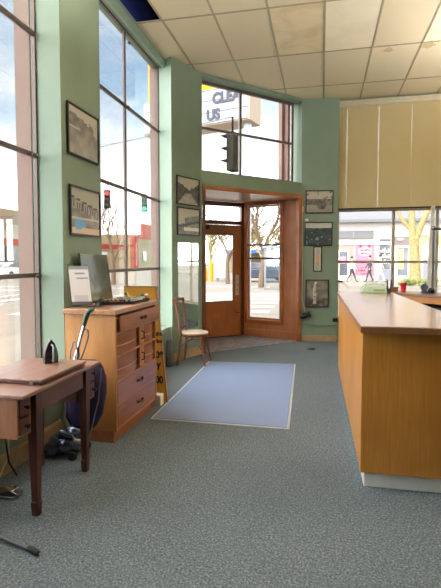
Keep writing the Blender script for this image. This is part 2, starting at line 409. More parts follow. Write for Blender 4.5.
window(1, (XG, 1.0), (XG, 3.53), .52, 4.31, OUTL, [1.27], [1.366, 2.38, 3.39], .045, edge=.018, depth=.035)
window(2, (XG, 4.235), (XG, 6.52), .52, 4.31, OUTL, [1.115], [1.366, 2.37, 3.39], .045, edge=.018, depth=.035)
struct('wall_left_light_stop', Bx(XO, XG, -4.5, .3, .52, 4.31), M['green'])  # unseen bay walled up to cut light on the counter front
# small clips where rails meet the mullion / frame
b = B()
for (y, z) in ((5.35, 3.37), (6.42, 3.37), (3.44, 2.37), (3.46, 1.36), (6.42, 2.35), (5.4, 4.16)):
    ball(b, (XG+.03, y, z), .02, .035, .018, 8)
struct('trim_window_clips', b, M['alu'])

# second column (angled face) and wall stub
col2 = [(-2.12, 6.35), A2, (-1.95, 7.12), (-2.47, 6.9), (-2.47, 6.52), (-2.37, 6.52)]
b = B(); prism(b, col2, 0, H+.2); struct('wall_entrance_left', b, M['green'])
b = B(); prism(b, [(-2.375, 6.521), (-2.375, 6.515), (-2.505, 6.515), (-2.505, 7.0), (-2.05, 7.22), (-1.96, 7.125), (-2.471, 6.905), (-2.471, 6.521)], -.15, 6); struct('wall_outer_corner', b, M['pink'])
b = B(); slab(b, (-2.115, 6.35), (-1.842, 6.995), 0, .135, (.921, -.389), .018); struct('baseboard_entrance_left', b, M['base'], bevel=.004)
# entrance wall above the opening
def offp(p, d): return (p[0]+DO[0]*d, p[1]+DO[1]*d)
b = B(); slab(b, A2, B2, 2.66, 2.885, DO, .30); struct('wall_entrance_sill', b, M['green'])
b = B(); slab(b, A2, B2, 4.335, H+.6, DO, .30); struct('wall_entrance_head', b, M['green'])
wq = offp((-.415, 8.435), .15); wp = offp(A2, .15)
window(5, wp, wq, 2.885, 4.335, DO, [.845], [3.60], .045)
b = B(); slab(b, offp((-.42, 8.43), .30), offp(B2, .30), 2.66, 6, DO, .10); slab(b, offp((-.46, 8.39), .40), offp(B2, .40), 2.66, 6, DO, .1); struct('wall_outer_strip', b, M['pink'])

# right-hand pilaster of the entrance
pil = [(-.37, 8.50), (.283, 8.58), (.283, 9.0), (-.30, 9.0), (-.56, 8.70), (-.44, 8.57)]
b = B(); prism(b, pil, 0, H+.2); struct('wall_entrance_right', b, M['green'])
b = B(); slab(b, (-.33, 8.505), (.283, 8.58), 0, .11, (.12, -.993), .016); struct('baseboard_entrance_right', b, M['base'], bevel=.004)

# vestibule: panelled walls, soffit, door wall, side window
D1 = Vector((-2.28, 8.22)); D2 = Vector((-1.48, 8.90)); dd = (D2-D1).normalized(); dn = (-dd.y, dd.x)
LD = (D2-D1).length
def dat(t): return (D1.x+dd.x*t, D1.y+dd.y*t)
b = B(); slab(b, A2, tuple(D1), 0, 2.8, (-.94, -.33), .08); struct('wall_vestibule_left', b, M['panelw'])
b = B(); prism(b, [A2, B2, (-.385, 8.54), tuple(D2), tuple(D1)], 2.60, 2.66); struct('ceiling_vestibule', b, plain('vestibule_soffit', rgb(206, 178, 150), .3, var=.05))
b = B(); prism(b, [offp(A2, .3), offp(B2, .3), (-.4, 8.9), (-1.45, 9.1), (-2.4, 8.3)], 2.66, 2.80); struct('ceiling_vestibule_roof', b, M['cream'])
# frame boards of the opening
b = B()
inn = (.7071, -.7071)
slab(b, A2, B2, 2.60, 2.665, inn, .03)
struct('trim_opening_head', b, M['doorw'], bevel=.005)
b = B(); slab(b, (-.425, 8.425), B2, 0, 2.60, inn, .03); slab(b, (-.425, 8.425), (-.425+DO[0]*.03, 8.425+DO[1]*.03), 0, 2.6, (.70, .70), .03); struct('trim_opening_right', b, M['doorw'], bevel=.005)
b = B(); slab(b, A2, (-1.80, 7.05), 0, 2.60, inn, .02); struct('trim_opening_left', b, M['doordark'], bevel=.004)
# door wall: jambs, header, transom
b = B()
slab(b, dat(LD-.07), dat(LD), 0, 2.60, dn, .09); slab(b, dat(0), dat(.05), 0, 2.6, dn, .09)
slab(b, dat(.05), dat(LD-.07), 2.17, 2.24, dn, .09); slab(b, dat(.05), dat(LD-.07), 2.52, 2.60, dn, .09)
struct('trim_door_frame', b, M['doordark'], bevel=.004)
b = B(); slab(b, (dat(.05)[0]+dn[0]*.04, dat(.05)[1]+dn[1]*.04), (dat(LD-.07)[0]+dn[0]*.04, dat(LD-.07)[1]+dn[1]*.04), 2.24, 2.52, dn, .006)
w6 = sroot('window_6', (*dat(.5), 2.24)); finish('glass', b, M['glass'], w6)
door = sroot('door_1', (*dat(.5), .01))
t0, t1 = .055, LD-.075
b = B(); 
def ds(b, a, c, z0, z1, dep=.045, sh=.01):
    P, Q = dat(a), dat(c); slab(b, (P[0]+dn[0]*sh, P[1]+dn[1]*sh), (Q[0]+dn[0]*sh, Q[1]+dn[1]*sh), z0, z1, dn, dep)
ds(b, t0, t0+.13, .015, 2.16); ds(b, t1-.165, t1, .015, 2.16); ds(b, t0+.13, t1-.165, .015, .68); ds(b, t0+.13, t1-.165, 1.985, 2.16)
finish('door_leaf', b, M['doorw'], door, bevel=.004)
b = B(); ds(b, t0+.13, t1-.165, .68, 1.985, .006, .03); finish('glass', b, M['glass'], door)
b = B(); ds(b, t0+.13, t1-.165, .68, .70, .02, .0); ds(b, t0+.13, t1-.165, 1.965, 1.985, .02, .0); ds(b, t1-.185, t1-.165, .68, 1.985, .02, 0)
finish('glazing_bead', b, M['doordark'], door, bevel=.003)
b = B(); ds(b, t1-.125, t1-.045, .80, 1.20, .004, .004); finish('push_plate', b, plain('worn_plate', rgb(206, 196, 186), .3, .4), door, bevel=.002)
b = B()
for z in (.9, 1.0, 1.1):
    P = dat(t1-.085); ball(b, (P[0], P[1], z), .012, .012, .012, 8)
finish('lock_cylinder', b, M['brass'], door)
b = B(); P, Q = dat(t1-.10), dat(t1+.02)
tube(b, [(P[0]-dn[0]*.0, P[1], .47), (P[0]-dn[0]*.05, P[1]-dn[1]*.05, .47), (Q[0]-dn[0]*.05, Q[1]-dn[1]*.05, .47), (Q[0]-dn[0]*.05, Q[1]-dn[1]*.05, .40)], .012, 8); finish('door_holder', b, M['brass'], door)
# door closer box at top left
b = B(); ds(b, t0+.05, t0+.22, 2.06, 2.14, .04, -.04); finish('door_closer', b, M['bronze'], door, bevel=.006)
b = B(); ds(b, t0, t1, .0, .02, .07, 0); struct('trim_threshold', b, M['bronze'])
# side wall with sash window
S1 = Vector((-1.48, 8.87)); S2 = Vector((-.385, 8.50)); sd = (S2-S1).normalized(); sn = (-sd.y, sd.x); LS = (S2-S1).length
def sat(t, o=0): return (S1.x+sd.x*t+sn[0]*o, S1.y+sd.y*t+sn[1]*o)
def ss(b, a, c, z0, z1, dep, o=0): slab(b, sat(a, o), sat(c, o), z0, z1, sn, dep)
b = B(); ss(b, 0, LS, 0, .33, .08); ss(b, .80, LS, .33, 2.60, .08); ss(b, 0, .06, .33, 2.6, .08); ss(b, .06, .80, 2.57, 2.6, .08)
struct('wall_vestibule_side', b, M['panelw'])
b = B(); ss(b, 0, LS-.03, 0.006, .14, .012, -.012); ss(b, 0, LS-.03, .14, .155, .018, -.018); struct('baseboard_vestibule', b, M['panelw'], bevel=.004)
w3 = sroot('window_3', (*sat(.45), .33))
b = B(); f0, f1 = .025, .835
ss(b, f0, f0+.055, .27, 2.60, .04, -.03); ss(b, f1-.055, f1, .27, 2.60, .04, -.03); ss(b, f0+.055, f1-.055, .27, .34, .04, -.03); ss(b, f0+.055, f1-.055, 2.53, 2.60, .04, -.03)
finish('window_frame', b, M['doorw'], w3, bevel=.006)
b = B(); ss(b, f0+.055, f0+.09, .34, 2.53, .04, .01); ss(b, f1-.09, f1-.055, .34, 2.53, .04, .01); ss(b, f0+.09, f1-.09, .34, .38, .04, .01); ss(b, f0+.09, f1-.09, 2.5, 2.53, .04, .01)
finish('sash', b, M['panelw'], w3, bevel=.004)
b = B(); ss(b, f0+.09, f1-.09, .38, 2.5, .006, .03); finish('glass', b, M['glass'], w3)
for z in (1.775, 1.52):
    b = B(); ss(b, f0+.05, f1-.05, z-.018, z+.018, .02, -.012); o = finish('guard_bar', b, M['alu'], w3, bevel=.003)
    b = B()
    for t in (f0+.12, f1-.12): P = sat(t, -.016); ball(b, (P[0], P[1], z), .016, .016, .016, 8)
    finish('screw', b, M['bronze'], o)

# back (street) wall to the right with a wide window
b = B(); box(b, .283, 7, BACK, BACK+.22, 0, .42); box(b, .283, 7, BACK-.0, BACK+.22, 4.28, 5.0); box(b, 5.4, 7, BACK, BACK+.22, .42, 4.28)
struct('wall_back', b, M['green'])
window(7, (.283, BACK+.10), (5.4, BACK+.10), .42, 4.28, (0, 1), [.985, 1.72+.0, 2.7, 3.6], [1.455, 2.40], .055, 'alu_pale', edge=.03)
b = B(); box(b, .283, 5.4, BACK-.05, BACK+.10, .40, .425); struct('trim_sill_back', b, M['alu_pale'])
b = B(); box(b, .21, .30, BACK-.16, BACK-.02, .36, .43); struct('trim_sill_bracket', b, M['bronze'], bevel=.01)
# unseen rest of the shop
struct('wall_right', Bx(6.9, 7.0, -4.5, 8.9, 0, 5), M['green'])
struct('wall_rear', Bx(XO, 7.0, -4.6, -4.5, 0, 5), M['green'])

# roller blinds
bl = thing('roller_blind', 'beige fabric blinds drawn down over upper right street window', 'blind', (1.5, BACK-.07, 2.41))
xs = [.285, .425, .965, 1.515, 2.07, 2.62, 3.17]
for i in range(len(xs)-1):
    b = B(); x0, x1 = xs[i]+.0024, xs[i+1]-.0024; n = 6
    yb = BACK-.075+(.006 if i % 2 else 0)
    for k in range(1):
        box(b, x0, x1, yb, yb+.002, 2.425, 4.24)
    finish('blind_panel', b, M['blind'], bl)
b = B(); box(b, .285, 3.17, BACK-.085, BACK-.055, 2.40, 2.425); finish('bottom_rail', b, M['bronze'], bl, bevel=.003)
b = B(); box(b, .285, 3.17, BACK-.10, BACK-.02, 4.245, 4.33); tube(b, [(.285, BACK-.075, 4.25), (3.17, BACK-.075, 4.25)], .03, 12); finish('head_rail', b, plain('blind_rail', rgb(196, 186, 158), .5), bl)
b = B(); tube(b, [(.30, BACK-.10, 4.2), (.303, BACK-.10, 2.6)], .004, 6); finish('pull_cord', b, M['white'], bl)

# ------------------------------------------------------------------ framed photographs
rnd = random.Random(4)
def hsh(i, j, s=0): return math.sin(i*12.9898+j*78.233+s*37.7)*43758.5453 % 1
def vn(x, y, s=0):
    i, j = math.floor(x), math.floor(y); fx, fy = x-i, y-j
    a, b_, c, d = hsh(i, j, s), hsh(i+1, j, s), hsh(i, j+1, s), hsh(i+1, j+1, s)
    return (a*(1-fx)+b_*fx)*(1-fy)+(c*(1-fx)+d*fx)*fy
def sep(g, t=(1.03, 1.0, .92)): return tuple(g*k for k in t)
def ph_hill(u, v):          # grey building gable against pale sky
    top = .80-.55*max(0, u-.45) if u > .3 else .85-.3*abs(u-.15)
    g = 196 if v > top+.05*vn(u*9, 1) else 92+50*vn(u*10, v*8)+50*(1-v)
    if abs(v-(.56+.05*u)) < .012 and u < .62: g = 185
    if .7 < u < .86 and top < v < top+.14: g = 120
    return sep(g, (1, .98, .95))
def ph_facade(u, v):        # long facade with arched windows, sign below
    roof = .82-.22*u
    if v > roof: return sep(168, (1, 1, .92))
    if v > roof-.03: return sep(70)
    if roof-.22 < v < roof-.07: return sep(80 if (u*11) % 1 < .45 else 158)
    if v > .38: return sep(96+80*vn(u*8, v*10))
    if .33 < v < .38: return sep(190)
    if .08+.1*u < v < .33 and .12 < u < .5 and v > .05+.4*abs(u-.3): return (92, 160, 214)
    if v < .12: return (208, 180, 150)
    return sep(90+90*vn(u*7, v*7, 2))
def ph_street(u, v):        # buildings both sides of a street, pale sky
    e = .45+.35*abs(u-.5)*1.6+.08*vn(u*12, 3)
    if v > e+.05: return sep(178, (1.02, 1, .88))
    if v < .42 and abs(u-.5) < .5-v*.9: return sep(128+40*vn(u*12, v*12))
    return sep(50+50*vn(u*14, v*12))
def ph_roof(u, v):
    if v > .55+.25*u-.2*(u < .3): return sep(172, (1.02, 1, .86))
    if abs(v-(.3+.22*u)) < .05: return sep(70)
    if .12 < v < .26 and u > .25: return sep(205)
    return sep(84+60*vn(u*12, v*14))
def ph_tram(u, v):
    if ((u-.58)/.18)**2+((v-.36)/.24)**2 < 1: return sep(66+60*vn(u*22, v*16))
    if v > .62: return sep(190-60*(vn(u*9, v*7) > .72))
    if v > .36: return sep(80+70*vn(u*14, v*12))
    return sep(160-25*vn(u*6, v*8), (1.06, 1, .92))
def ph_water(u, v):
    if v > .76: return (196, 196, 186)
    g = 64+36*vn(u*12, v*14)
    if vn(u*16, v*12, 5) > .80: g = 176
    return (g*.86, g*1.0, g*1.06)
def ph_tower(u, v):
    if .34-.05*(1-v) < u < .42+.05*(1-v) and .1 < v < .86: return sep(206-60*(vn(u*20, v*20) > .6))
    if (u-.42)**2+(v-.92)**2 < .003: return sep(240)
    if v < .3: return sep(50+80*vn(u*10, v*12, 1))
    if v > .45 and u > .45: return sep(104+40*vn(u*4, v*14))
    return sep(96+70*vn(u*8, v*9, 2))
def ph_strip(u, v):
    if u < .16 or u > .84 or v < .05 or v > .95: return (222, 214, 196)
    if .32 < v < .62: return (216, 168, 140)
    return (150+60*vn(u*6, v*16), 176, 170)
def picture(p, q, z0, z1, inn, fn, label, nu=26, nv=22, fr=.018, col='frame_black', group='framed photographs on the columns', matw=0, cat='picture'):
    """framed picture on a wall between ground points p,q; inn = unit direction into the room"""
    d = Vector((q[0]-p[0], q[1]-p[1])); L = d.length; d.normalize()
    root = thing('framed_picture', label, cat, ((p[0]+q[0])/2, (p[1]+q[1])/2, z0), group)
    def pt(t, o): return (p[0]+d.x*t+inn[0]*o, p[1]+d.y*t+inn[1]*o)
    b = B(); g = .004
    slab(b, pt(0, g), pt(fr, g), z0, z1, inn, .02); slab(b, pt(L-fr, g), pt(L, g), z0, z1, inn, .02)
    slab(b, pt(fr, g), pt(L-fr, g), z1-fr, z1, inn, .02); slab(b, pt(fr, g), pt(L-fr, g), z0, z0+fr, inn, .02)
    finish('frame', b, M[col], root, bevel=.003)
    b = colgrid(nu, nv, fn, lambda u, v: (*pt(fr+(L-2*fr)*u, g+.010), z0+fr+(z1-z0-2*fr)*v))
    finish('photograph', b, M['pic'], root)
    b = B(); slab(b, pt(fr*.5, g), pt(L-fr*.5, g), z0+fr*.5, z1-fr*.5, inn, .008); finish('backing_board', b, M[col], root)
    return root
IN1 = (1, 0)
picture((XW, 3.605), (XW, 4.165), 2.415, 2.86, IN1, ph_hill, 'black framed photograph of grey gabled buildings, upper on left column')
picture((XW, 3.625), (XW, 4.18), 1.715, 2.155, IN1, ph_facade, 'black framed photograph with blue sign, lower on left column')
fd = Vector((A2[0]+2.12, A2[1]-6.35)).normalized(); IN2 = (fd.y, -fd.x)
def c2(t): return (-2.12+fd.x*t, 6.35+fd.y*t)
picture(c2(.095), c2(.63), 2.31, 2.73, IN2, ph_street, 'framed street photograph, topmost on narrow column beside entrance')
picture(c2(.105), c2(.635), 1.86, 2.275, IN2, ph_roof, 'framed photograph of sloping roofs just above the wall mirror')
pd = Vector((.283+.37, .08)).normalized(); IN3 = (pd.y, -pd.x)
def c3(t): return (-.37+pd.x*t, 8.50+pd.y*t)
G3 = 'framed photographs on the columns'
picture(c3(.075), c3(.57), 2.33, 2.745, IN3, ph_tram, 'framed sepia street photograph, topmost right of the entrance', group=G3)
picture(c3(.06), c3(.56), 1.745, 2.178, IN3, ph_water, 'framed bluish harbour photograph, second from top right of entrance', group=G3)
picture(c3(.225), c3(.375), 1.28, 1.735, IN3, ph_strip, 'narrow upright brown framed picture with pink centre', group=G3, nu=12, nv=30, col='bronze')
picture(c3(.088), c3(.508), .625, 1.133, IN3, ph_tower, 'framed photograph of a white monument above black lamp', group=G3)

# mirror with corner clips
mr = thing('wall_mirror', 'tall frameless wall mirror with corner screws behind bentwood chair', 'mirror', (*c2(.36), .45))
b = B(); P, Q = c2(.125), c2(.60)
slab(b, (P[0]+IN2[0]*.004, P[1]+IN2[1]*.004), (Q[0]+IN2[0]*.004, Q[1]+IN2[1]*.004), .45, 1.75, IN2, .006); finish('mirror_plate', b, M['mirror'], mr)
for t, z in ((.15, 1.71), (.575, 1.70), (.15, .49), (.575, .49)):
    b = B(); P = c2(t); ball(b, (P[0]+IN2[0]*.012, P[1]+IN2[1]*.012, z), .012, .012, .012, 8); finish('mirror_screw', b, M['bronze'], mr)
# small fittings on the right pilaster
b = B(); P = c3(.055); lathe(b, [(.03, 0), (.032, .012), (.02, .02)], (0, 0, 0), 16, Matrix.Translation((c3(.105)[0]+IN3[0]*.0, c3(.105)[1], 2.215)) @ Matrix.Rotation(R(90), 4, 'X'))
tag(finish('wall_button', b, M['white']), 'small round white fitting above the bluish harbour photograph', 'wall fitting')
lp = thing('wall_lamp', 'small black clamp lamp hanging low beside entrance frame', 'lamp', (-.31, 8.44, .42))
b = B(); ball(b, (-.30, 8.425, .475), .085, .06, .055, 14, Matrix.Rotation(R(-20), 3, 'Y')); finish('lamp_head', b, M['black'], lp)
b = B(); lathe(b, [(.04, 0), (.06, .05), (.062, .055)], (0, 0, 0), 16, Matrix.Translation((-.235, 8.42, .50)) @ Matrix.Rotation(R(75), 4, 'Y')); finish('lamp_shade', b, M['black'], lp)
b = B(); box(b, -.365, -.345, 8.45, 8.49, .43, .48); tube(b, [(-.355, 8.47, .455), (-.32, 8.44, .47)], .012, 8); finish('clamp', b, M['black'], lp)
hc = thing('hanging_cord', 'thin pale cord hanging down from hook beside entrance frame', 'cord', (-.34, 8.49, .5))
b = B(); tube(b, [(-.345, 8.495, 2.42), (-.342, 8.485, 2.0), (-.338, 8.485, 1.2), (-.345, 8.485, .80), (-.30, 8.485, .62), (-.29, 8.475, .54)], .005, 6); finish('cord', b, M['white'], hc)
b = B(); box(b, -.362, -.33, 8.472, 8.498, 2.36, 2.46); finish('hook_plate', b, M['white'], hc, bevel=.003)
b = B(); tube(b, [(-.28+.08*k, 8.50+.0098*k-.004, .31-.028*math.sin(math.pi*k/7)) for k in range(8)], .006, 6)
tag(finish('wall_cable', b, plain('dull_green_cable', rgb(92, 104, 92), .5)), 'dark cable sagging along green wall right of entrance', 'cable')
b = B(); hexa(b, [(-.22, 7.72, 0), (-.10, 7.68, 0), (-.09, 7.74, 0), (-.21, 7.78, 0)], [(-.21, 7.74, .006), (-.10, 7.70, .03), (-.095, 7.73, .03), (-.21, 7.76, .006)])
tag(finish('door_wedge', b, M['darkrub'], bevel=.002), 'small black wedge lying on carpet near the entrance', 'door wedge')

# ------------------------------------------------------------------ counter
ct = thing('service_counter', 'long oak service counter with brown top and white plinth', 'counter', (.6, 4.6, 0))
b = B(); prism(b, [(.262, 3.06), (1.6, 3.08), (1.6, 3.75), (.88, 3.75), (.84, 6.12), (.225, 6.12)], .108, 1.035); finish('counter_body', b, M['counter'], ct, bevel=.003)
b = B(); prism(b, [(.288, 3.10), (1.6, 3.12), (1.6, 3.7), (.84, 3.7), (.80, 6.08), (.252, 6.08)], 0, .108); finish('plinth', b, M['plinth'], ct, bevel=.004)
top = [(.245, 2.99), (1.65, 3.01), (1.65, 3.80), (.955, 3.80), (.955, 4.02), (.878, 6.2), (.205, 6.2)]
b = B(); prism(b, top, 1.037, 1.076); finish('counter_edge', b, M['cedge'], ct, bevel=.003)
b = B(); prism(b, [(x+(.003 if x < .5 else -.003), y+(.003 if y < 3.5 else -.003)) for x, y in top], 1.0765, 1.081); finish('counter_top', b, M['ctop'], ct)
b = B(); box(b, .256, .264, 3.075, 3.082, .076, 1.036); b.free()

# things on the counter end
reg = thing('card_terminal_box', 'pale mint desk box with sloped lid on the counter end', 'desk box', (.62, 6.06, 1.081))
b = B(); hexa(b, [(.47, 5.98, 1.082), (.80, 5.98, 1.082), (.80, 6.16, 1.082), (.47, 6.16, 1.082)], [(.54, 6.0, 1.16), (.79, 6.0, 1.16), (.79, 6.15, 1.19), (.54, 6.15, 1.19)]); finish('box_body', b, M['mint'], reg, bevel=.01)
b = B(); hexa(b, [(.56, 6.10, 1.183), (.70, 6.10, 1.183), (.70, 6.15, 1.192), (.56, 6.15, 1.192)], [(.575, 6.13, 1.27), (.685, 6.13, 1.27), (.685, 6.15, 1.27), (.575, 6.15, 1.27)]); finish('ticket_holder', b, M['clear'], reg, bevel=.004)
b = B(); box(b, .64, .77, 5.985, 5.999, 1.095, 1.13); finish('label_panel', b, plain('olive_label', rgb(150, 164, 120), .5), reg)
pen = thing('pen_holder', 'grey pen holder with two black pens at counter end', 'pen holder', (.835, 6.06, 1.081))
b = B(); lathe(b, [(.030, 0), (.034, .05), (.030, .052), (.026, .01)], (.83, 6.06, 1.082), 14); finish('holder', b, M['steel'], pen)
for dx in (-.014, .018):
    b = B(); tube(b, [(.83+dx, 6.06, 1.09), (.83+dx*1.4, 6.06, 1.18), (.83+dx*1.6, 6.06, 1.25)], [.009, .011, .008], 8); finish('pen', b, M['black'], pen)
# back desk, corner piece behind the counter
def desk():
    a = Vector((1.06, 6.985)); e = Vector((1.78, 6.27)); d = (e-a).normalized(); n = Vector((-d.y, d.x))*-1
    n = Vector((.7071, .7071))
    root = thing('back_desk', 'brown wooden desk with dark kneehole behind the counter', 'desk', (1.9, 7.0, 0))
    def P(t, s): v = a+d*t+n*s; return (v.x, v.y)
    L = 1.9
    b = B(); prism(b, [P(-.3, 0), P(L, 0), P(L, .5), P(-.3, .5)], .985, 1.02); finish('desk_top', b, M['cedge'], root, bevel=.004)
    b = B(); prism(b, [P(-.28, .02), P(L, .02), P(L, .04), P(-.28, .04)], .90, .985); finish('apron', b, M['counter'], root)
    b = B(); prism(b, [P(-.28, .045), P(.30, .045), P(.30, .48), P(-.28, .48)], 0, .90); finish('drawer_pedestal', b, M['cedge'], root)
    b = B(); prism(b, [P(.305, .46), P(L, .46), P(L, .48), P(.305, .48)], 0, .90); finish('back_panel', b, M['bronze'], root)
    b = B(); prism(b, [P(.72, .045), P(.80, .045), P(.80, .455), P(.72, .455)], 0, .90); finish('leg_panel', b, M['cedge'], root)
    b = B(); prism(b, [P(.31, .05), P(.715, .05), P(.715, .455), P(.31, .455)], .80, .82); finish('shelf', b, plain('pale_shelf', rgb(150, 140, 128), .5), root)
desk()
def cup():
    r = thing('red_cup', 'red plastic cup standing on the back desk', 'cup', (1.19, 7.20, 1.02))
    b = B(); lathe(b, [(.034, 0), (.045, .125), (.048, .13), (.044, .13), (.031, .008)], (1.19, 7.20, 1.022), 20); finish('cup_body', b, M['red'], r)
    b = B(); lathe(b, [(.0485, .122), (.050, .126), (.0485, .131)], (1.19, 7.20, 1.022), 20); finish('cup_rim', b, M['red'], r)
cup()
bx_ = thing('brown_box', 'small brown wooden box left of the red cup', 'box', (1.07, 7.25, 1.02))
b = B(); box(b, 1.02, 1.12, 7.22, 7.32, 1.022, 1.075); finish('box_body', b, M['sewside'], bx_, bevel=.004)
b = B(); box(b, 1.015, 1.125, 7.215, 7.325, 1.076, 1.088); finish('box_lid', b, M['cabf'], bx_, bevel=.004)
tp = thing('tape_dispenser', 'blue grey desk tape dispenser beside the dark lamp post', 'tape dispenser', (1.46, 7.1, 1.02))
b = B(); hexa(b, [(1.40, 7.02, 1.022), (1.54, 7.02, 1.022), (1.54, 7.09, 1.022), (1.40, 7.09, 1.022)], [(1.42, 7.03, 1.06), (1.54, 7.03, 1.045), (1.54, 7.08, 1.045), (1.42, 7.08, 1.06)]); finish('dispenser_body', b, M['gunmetal'], tp, bevel=.006)
b = B(); lathe(b, [(.052, -.022), (.052, .022)], (0, 0, 0), 20, Matrix.Translation((1.445, 7.055, 1.10)) @ Matrix.Rotation(R(90), 4, 'X')); finish('tape_roll', b, plain('tape_blue', rgb(78, 88, 110), .3), tp, bevel=.004)
b = B(); ball(b, (1.53, 7.0, 1.06), .045, .04, .038, 12)
box(b, 1.49, 1.57, 6.965, 7.035, 1.022, 1.04)
tag(finish('desk_clock', b, M['black']), 'small dark rounded gadget at foot of dark post', 'desk gadget')
gr = thing('garment_rail', 'dark metal garment rail post with crossbar behind the counter', 'garment rail', (1.60, 7.2, 0))
b = B(); tube(b, [(1.60, 7.25, 0.03), (1.60, 7.25, 1.96)], .017, 12); finish('upright', b, M['gunmetal'], gr)
b = B(); tube(b, [(1.60, 7.25, 1.945), (2.7, 7.25, 1.945)], .019, 12); finish('crossbar', b, M['gunmetal'], gr)
b = B(); ball(b, (1.60, 7.25, 1.955), .036, .036, .036, 12); finish('corner_joint', b, M['steel'], gr)
b = B(); tube(b, [(2.7, 7.25, .03), (2.7, 7.25, 1.96)], .022, 12); finish('upright', b, M['gunmetal'], gr)
for fx in (1.60, 2.7):
    b = B(); tube(b, [(fx, 7.15, .022), (fx, 7.55, .022)], .02, 8); finish('foot', b, M['gunmetal'], gr)
b = B(); hexa(b, [(1.70, 8.25, 0), (1.76, 8.25, 0), (1.76, 8.29, 0), (1.70, 8.29, 0)], [(1.775, 8.25, 2.38), (1.835, 8.25, 2.38), (1.835, 8.29, 2.38), (1.775, 8.29, 2.38)])
tag(finish('white_board', b, M['white'], bevel=.004), 'narrow white board standing upright by the street window', 'board')

# ------------------------------------------------------------------ drawer cabinet
cb = thing('drawer_cabinet', 'tall oak cabinet with red-brown drawers against left window wall', 'cabinet', (-1.85, 3.86, 0))
X0, X1, Y0, Y1 = -2.065, -1.615, 3.40, 4.33
b = B(); box(b, X0, X1, Y0, Y0+.025, .095, 1.055); box(b, X0, X1, Y1-.025, Y1, .095, 1.055); box(b, X0, X0+.02, Y0+.025, Y1-.025, .095, 1.055)
box(b, X0+.02, X1, Y0+.025, Y1-.025, .095, .115); finish('carcass', b, M['cab'], cb, bevel=.002)
b = B(); box(b, X0, X1-.025, Y0+.0, Y1-.06, 0, .095); finish('plinth', b, M['cabf'], cb, bevel=.003)
b = B(); box(b, X0, X1+.02, Y0-.035, Y1+.02, 1.055, 1.095); finish('cabinet_top', b, M['cabtop'], cb, bevel=.004)
for z in (.895, .705, .50, .305): 
    b = B(); box(b, X0+.02, X1-.005, Y0+.025, Y1-.025, z-.008, z+.008); finish('divider', b, M['cab'], cb)
b = B(); box(b, X0+.021, X1-.17, Y0+.026, Y1-.026, .116, 1.05); finish('inner_case', b, M['bronze'], cb)
def pull(y, z, par, ver=False, xf=X1):
    b = B()
    if ver: tube(b, [(xf, y, z-.035), (xf+.025, y, z-.03), (xf+.025, y, z+.03), (xf, y, z+.035)], .006, 8)
    else:
        tube(b, [(xf, y-.05, z+.004), (xf+.018, y-.045, z+.006), (xf+.024, y, z-.008), (xf+.018, y+.045, z+.006), (xf, y+.05, z+.004)], .0065, 8)
        ball(b, (xf+.008, y-.05, z+.004), .01, .014, .014, 8); ball(b, (xf+.008, y+.05, z+.004), .01, .014, .014, 8)
    finish('handle', b, M['bronze'], par)
def drawer(z0, z1, y0=Y0+.03, y1=Y1-.03, out=0, name='drawer'):
    b = B(); box(b, X1-.02+out, X1+out, y0, y1, z0, z1); box(b, X1-.16, X1-.02+out, y0+.02, y1-.02, z0+.01, z1-.02)
    d = finish(name, b, M['cabf'], cb, bevel=.003); pull((y0+y1)/2+.02, (z0+z1)/2+.0, d, False, X1+out); return d
drawer(.905, 1.040, Y0+.04, Y1-.015, .035); drawer(.313, .492); drawer(.118, .297)
def bowed(y0, y1, z0, z1):
    """bowed tambour door front with a pale inlay line"""
    b = B(); n = 12
    fr = [(X1-.03+.03*math.sin(math.pi*k/n), y0+(y1-y0)*k/n) for k in range(n+1)]
    prism(b, fr+[(X1-.12, y1), (X1-.12, y0)], z0, z1); d = finish('tambour_door', b, M['cabf'], cb, smooth=50)
    b = B(); zm = z0+(z1-z0)*.42
    tube(b, [(x+.001, y, zm) for x, y in fr], .0035, 6); finish('inlay_line', b, plain('pale_inlay', rgb(206, 170, 130), .4), d)
    return d
for z0, z1 in ((.715, .885), (.51, .695)):
    bowed(Y0+.035, Y0+.50, z0, z1); bowed(Y0+.64, Y1-.028, z0, z1)
    b = B(); box(b, X1-.03, X1-.012, Y0+.525, Y0+.635, z0, z1); st = finish('door_stile', b, M['cab'], cb, bevel=.002); pull(Y0+.575, (z0+z1)/2, st, True, X1-.012)

# items on the cabinet
sh = thing('sign_holder', 'clear acrylic holder with white price sheet on cabinet', 'sign holder', (-1.98, 3.57, 1.095))
def lean(p0, p1, z0, z1, back, th, o=0):
    """leaning slab: bottom edge p0-p1, top shifted by 'back'"""
    q0 = (p0[0]+back[0], p0[1]+back[1]); q1 = (p1[0]+back[0], p1[1]+back[1]); d = Vector((p1[0]-p0[0], p1[1]-p0[1])).normalized(); n = (d.y*th, -d.x*th)
    s = (d.y*o, -d.x*o)
    b = B(); hexa(b, [(p0[0]+s[0], p0[1]+s[1], z0), (p1[0]+s[0], p1[1]+s[1], z0), (p1[0]+s[0]+n[0], p1[1]+s[1]+n[1], z0), (p0[0]+s[0]+n[0], p0[1]+s[1]+n[1], z0)],
                  [(q0[0]+s[0], q0[1]+s[1], z1), (q1[0]+s[0], q1[1]+s[1], z1), (q1[0]+s[0]+n[0], q1[1]+s[1]+n[1], z1), (q0[0]+s[0]+n[0], q0[1]+s[1]+n[1], z1)]); return b
p0, p1 = (-2.045, 3.475), (-1.885, 3.545); bk = (-.055, .03)
finish('holder_plate', lean(p0, p1, 1.10, 1.46, bk, .003), M['clear'], sh)
